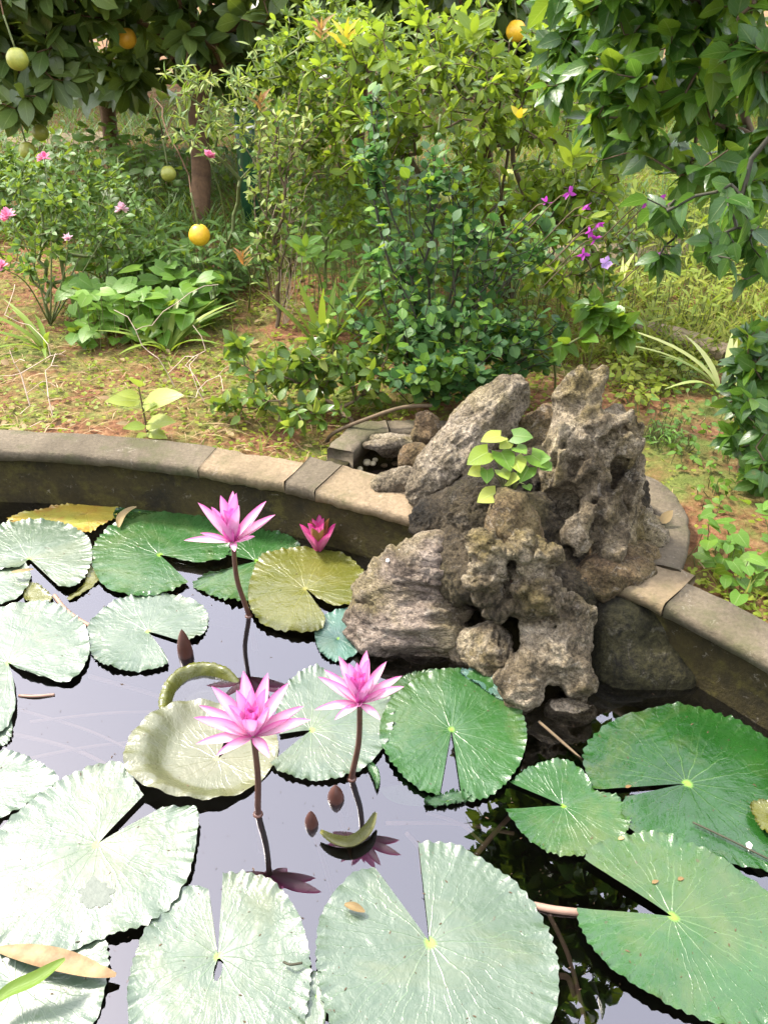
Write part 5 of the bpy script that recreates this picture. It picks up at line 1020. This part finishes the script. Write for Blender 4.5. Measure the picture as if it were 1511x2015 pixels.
patch('fern_tuft', 'small ferny tuft on the red soil right of the rocks', [(1265, 850), (1290, 830), (1340, 835), (1345, 865), (1300, 880)], 90, 'lance', .035, L['vine'], .01, .09, 90)
patch('herb_bed', 'small weeds on the red soil outside the kerb', [(1255, 760), (1330, 700), (1430, 760), (1440, 900), (1430, 1010), (1370, 1010), (1320, 900)], 160, 'ov', .035, L['vine'], .0, .06, 160)
patch('herb_bed', 'bright low weeds on the lawn beyond the honeycombed rock', [(1200, 690), (1340, 660), (1440, 700), (1330, 760), (1250, 800), (1190, 750)], 420, 'ov', .040, L['moss'], .0, .06, 250)
# seedlings
sb = G(292, 858); t = thing('seedling', 'single pale leaved seedling standing behind the coping', 'plant', sb); tp = D(272, 755, sb[1]); V, F = tube(smooth_line(np.array([sb-np.array((0, 0, .02)), D(283, 810, sb[1]), tp]), 8), np.linspace(.004, .002, 8), 6); part(t, 'stem', V, F, M['twig'])
for (x0, y0), (x1, y1), s in (((274, 762), (262, 735), 1), ((278, 790), (210, 782), 1), ((280, 798), (350, 768), 1), ((282, 812), (300, 790), .9), ((287, 838), (245, 838), 1), ((287, 836), (338, 822), 1), ((276, 780), (235, 770), .9), ((290, 850), (325, 856), 1), ((288, 852), (270, 862), 1)):
    a = D(x0, y0, sb[1]); b_ = D(x1, y1, sb[1]-.05); l_ = np.linalg.norm(b_-a); R = frames((b_-a)[None], np.array([(.1, -.5, 1.)]))[0]*l_
    put(t, 'leaf', leaf_mesh_data('ov', L['seed']), Matrix(((*R[0], a[0]-sb[0]), (*R[1], a[1]-sb[1]), (*R[2], a[2]-sb[2]), (0, 0, 0, 1))))
sb = D(1000, 960, 1.85); t = thing('rockery_seedling', 'heart leaved seedling rooted in the dark mound between the rocks', 'plant', sb)
items = []
for (x, y, dx, dy, s) in ((985, 858, -35, 5, 40), (1010, 858, 30, 0, 36), (1000, 870, -12, 8, 26), (1015, 880, 12, 5, 30), (960, 890, -25, 12, 46), (985, 890, 8, 12, 44), (1012, 900, 5, 10, 40), (945, 925, -22, 6, 28), (958, 925, 0, 14, 28), (985, 925, 8, 8, 30), (1045, 895, 20, 12, 42), (1040, 920, -8, 12, 38), (1070, 915, 8, 5, 26), (1035, 955, 6, 6, 20), (975, 970, -25, 10, 40), (1000, 945, 12, -4, 32), (1055, 905, 22, -5, 30)):
    YY = 1.74-.0006*(y-860); a = D(x, y, YY); dr = D(x+dx, y+dy, YY-.02)-a; R = frames(dr[None], np.array([(.0, -.55, 1.)])+RS.normal(size=(1, 3))*.2)[0]*(s*1.1*mpp(x, y, YY))
    put(t, 'leaf', leaf_mesh_data('heart', L['seed'] if RS.uniform() < .6 else L['vine']), Matrix(((*R[0], a[0]-sb[0]), (*R[1], a[1]-sb[1]), (*R[2], a[2]-sb[2]), (0, 0, 0, 1))))
    items.append(tube(smooth_line(np.array([sb+np.array((0, -.02, -.02)), (sb+a)/2+np.array((0, -.01, .015)), a]), 7), .0013, 5, False))
V, F = merge(items); part(t, 'stems', V, F, M['twig_green'], kind='stuff')
# dry twigs
def drybush(label, base_px, tips, r=.0025, grp='dry twigs in the left bed', k=.1):
    b0 = G(*base_px); sk = Skel(b0-np.array((0, 0, .01)))
    for q in tips: sk.reach(D(*q), k, .06, .02 if k > .5 else .06, .006)
    V, F = sk.mesh(.0012, r*2, 5); solo('dry_twigs', V, F, M['twig_pale'], b0, label, 'twigs', grp)
drybush('bare pale forked twig standing in the middle of the left bed', (350, 770), [(280, 680, 2.8), (225, 610, 2.85), (300, 640, 2.85), (430, 560, 2.9), (405, 690, 2.75), (365, 720, 2.7), (400, 770, 2.6), (380, 640, 2.8)])
drybush('tangle of thin dry stems under the rose bush', (60, 800), [(20, 690, 2.75), (100, 700, 2.8), (130, 690, 2.8), (60, 640, 2.9), (10, 620, 2.9), (0, 740, 2.7), (85, 750, 2.7), (30, 560, 3.0), (110, 760, 2.7), (50, 710, 2.7), (-20, 780, 2.6), (40, 815, 2.5)])
drybush('few dry upright stems beside the pale seedling', (105, 820), [(90, 730, 2.7), (115, 720, 2.7), (130, 700, 2.8), (75, 760, 2.6), (60, 840, 2.45)])
drybush('low dry twigs by the low citrus bush', (410, 800), [(380, 740, 2.7), (430, 740, 2.7), (450, 720, 2.7), (390, 700, 2.8), (440, 770, 2.6), (370, 780, 2.6)])
drybush('bare grey stems rising by the thin shrub', (560, 640), [(545, 400, 3.4), (580, 380, 3.4), (560, 330, 3.4), (600, 420, 3.4), (530, 470, 3.4), (570, 300, 3.45), (615, 350, 3.4), (550, 450, 3.35), (590, 460, 3.35)], .005, k=2.0)
# ---- ground cover
def scatter(n_, x0, x1, y0, y1, thr, seed, fr=1.4):
    p = np.column_stack([RS.uniform(x0, x1, n_), y0+(y1-y0)*RS.uniform(0, 1, n_)**1.5]); nz = fbm(np.column_stack([p*fr, p[:, :1]*0+seed]), 3)+.12*RS.normal(size=n_)
    ok = (nz > thr) & ~in_poly(p[:, 0], p[:, 1], np.vstack([FL+NRM*.125, [(1.6, -1.5), (-2.7, -1.5)]])) & ~in_poly(p[:, 0], p[:, 1], np.vstack([RL-RN*.01, FL[(FL[:, 0] > -.2) & (FL[:, 0] < .69)][::-1]]))
    ok &= ~((((p[:, 0]-1.0)/.32)**2+((p[:, 1]-2.2)/.55)**2 < 1) & (RS.uniform(size=n_) < .85))
    p = p[ok]; return np.column_stack([p, ground_z(p[:, 0], p[:, 1])])
def cover(name, label, cat, p, tpl, size, mat, flat):
    n_ = len(p); a = RS.uniform(0, 6.28, n_); d = np.column_stack([np.cos(a), np.sin(a), RS.uniform(.05, .4, n_) if flat else RS.uniform(.6, 2.2, n_)]); nn = (np.array((0, 0, 1.))+RS.normal(size=(n_, 3))*.35) if flat else np.column_stack([-np.cos(a), -np.sin(a), np.ones(n_)*.5])
    V, F, UV = leaves_mesh(tpl, p+np.array((0, 0, .012 if flat else -.004)), d, nn, size*RS.uniform(.5, 1.1, n_)); solo(name, V, F, mat, (0, 3, GZ), label, cat, kind='stuff', uv=UV)
cover('ground_clover', 'tiny yellow green weeds carpeting the soil', 'ground cover', scatter(48000, -2.6, 2.6, 1.5, 5.2, -.12, 1), 'clover', .022, L['moss'], True)
cover('grass', 'short sparse grass growing over the soil', 'grass', scatter(30000, -4, 4, 1.4, 8.0, .0, 5, 1.1), 'blade', .085, L['grass'], False)
cover('grass', 'thick light grass on the sunny back lawn', 'grass', scatter(22000, .5, 4.8, 3.0, 8.5, -.4, 8, .8), 'blade', .16, L['grass'], False)
cover('grass', 'dark grass and weeds under the far citrus trees', 'grass', scatter(26000, -5, 3, 4.6, 9.5, -.35, 12, .8), 'blade', .20, L['weed'], False)
cover('straw', 'dry straw and grass stems strewn over the bed', 'straw', scatter(4500, -2.2, 1.6, 2.1, 4.6, .02, 3), 'blade', .085, L['straw'], True)
cover('leaf_litter', 'brown dead leaves scattered over the soil', 'leaf litter', scatter(1500, -2.5, 2.2, 1.4, 6.5, -.1, 9), 'ov', .040, M['deadleaf'], True)
for k, (x, y, Y_) in enumerate(((1285, 1012, 1.95), (1298, 1030, 1.92), (1275, 1035, 1.90), (1292, 1050, 1.88))):
    c = P(x, y, .215); V, F, UV = leaves_mesh('ov', [c], RS.normal(size=(1, 3))*np.array((1, 1, .3)), np.array([[.3, -.4, 1.]]), np.array([.05])); solo('dead_leaf', V, F, M['deadleaf'], c, 'curled brown dead leaf on the round kerb beside white rubble', 'leaf', 'dead leaves on the kerb', uv=UV)
# stone edging far in the lawn
def edging(label, pts, w=.09, mat='cope_new'):
    l = smooth_line(np.array([P(x, y, GZ+.03)[:2] for x, y in pts]), 20); tt = nrm(np.gradient(l, axis=0)); nn = np.stack([-tt[:, 1], tt[:, 0]], -1)
    V, F = sweep(l, l+nn*w, GZ+.05, GZ-.05); solo('stone_edging', V, F, M[mat], (*l[0], GZ), label, 'edging', 'stone edgings in the lawn')
edging('pale stone edging crossing the lawn behind the hibiscus sprout', [(1240, 650), (1330, 672), (1420, 705)], .10)
edging('pale stone edging under the far citrus trees', [(10, 298), (120, 290), (240, 283)], .5)
edging('pale stone path strip across the sunny back lawn', [(1080, 520), (1250, 515), (1420, 500), (1600, 490)], .25)
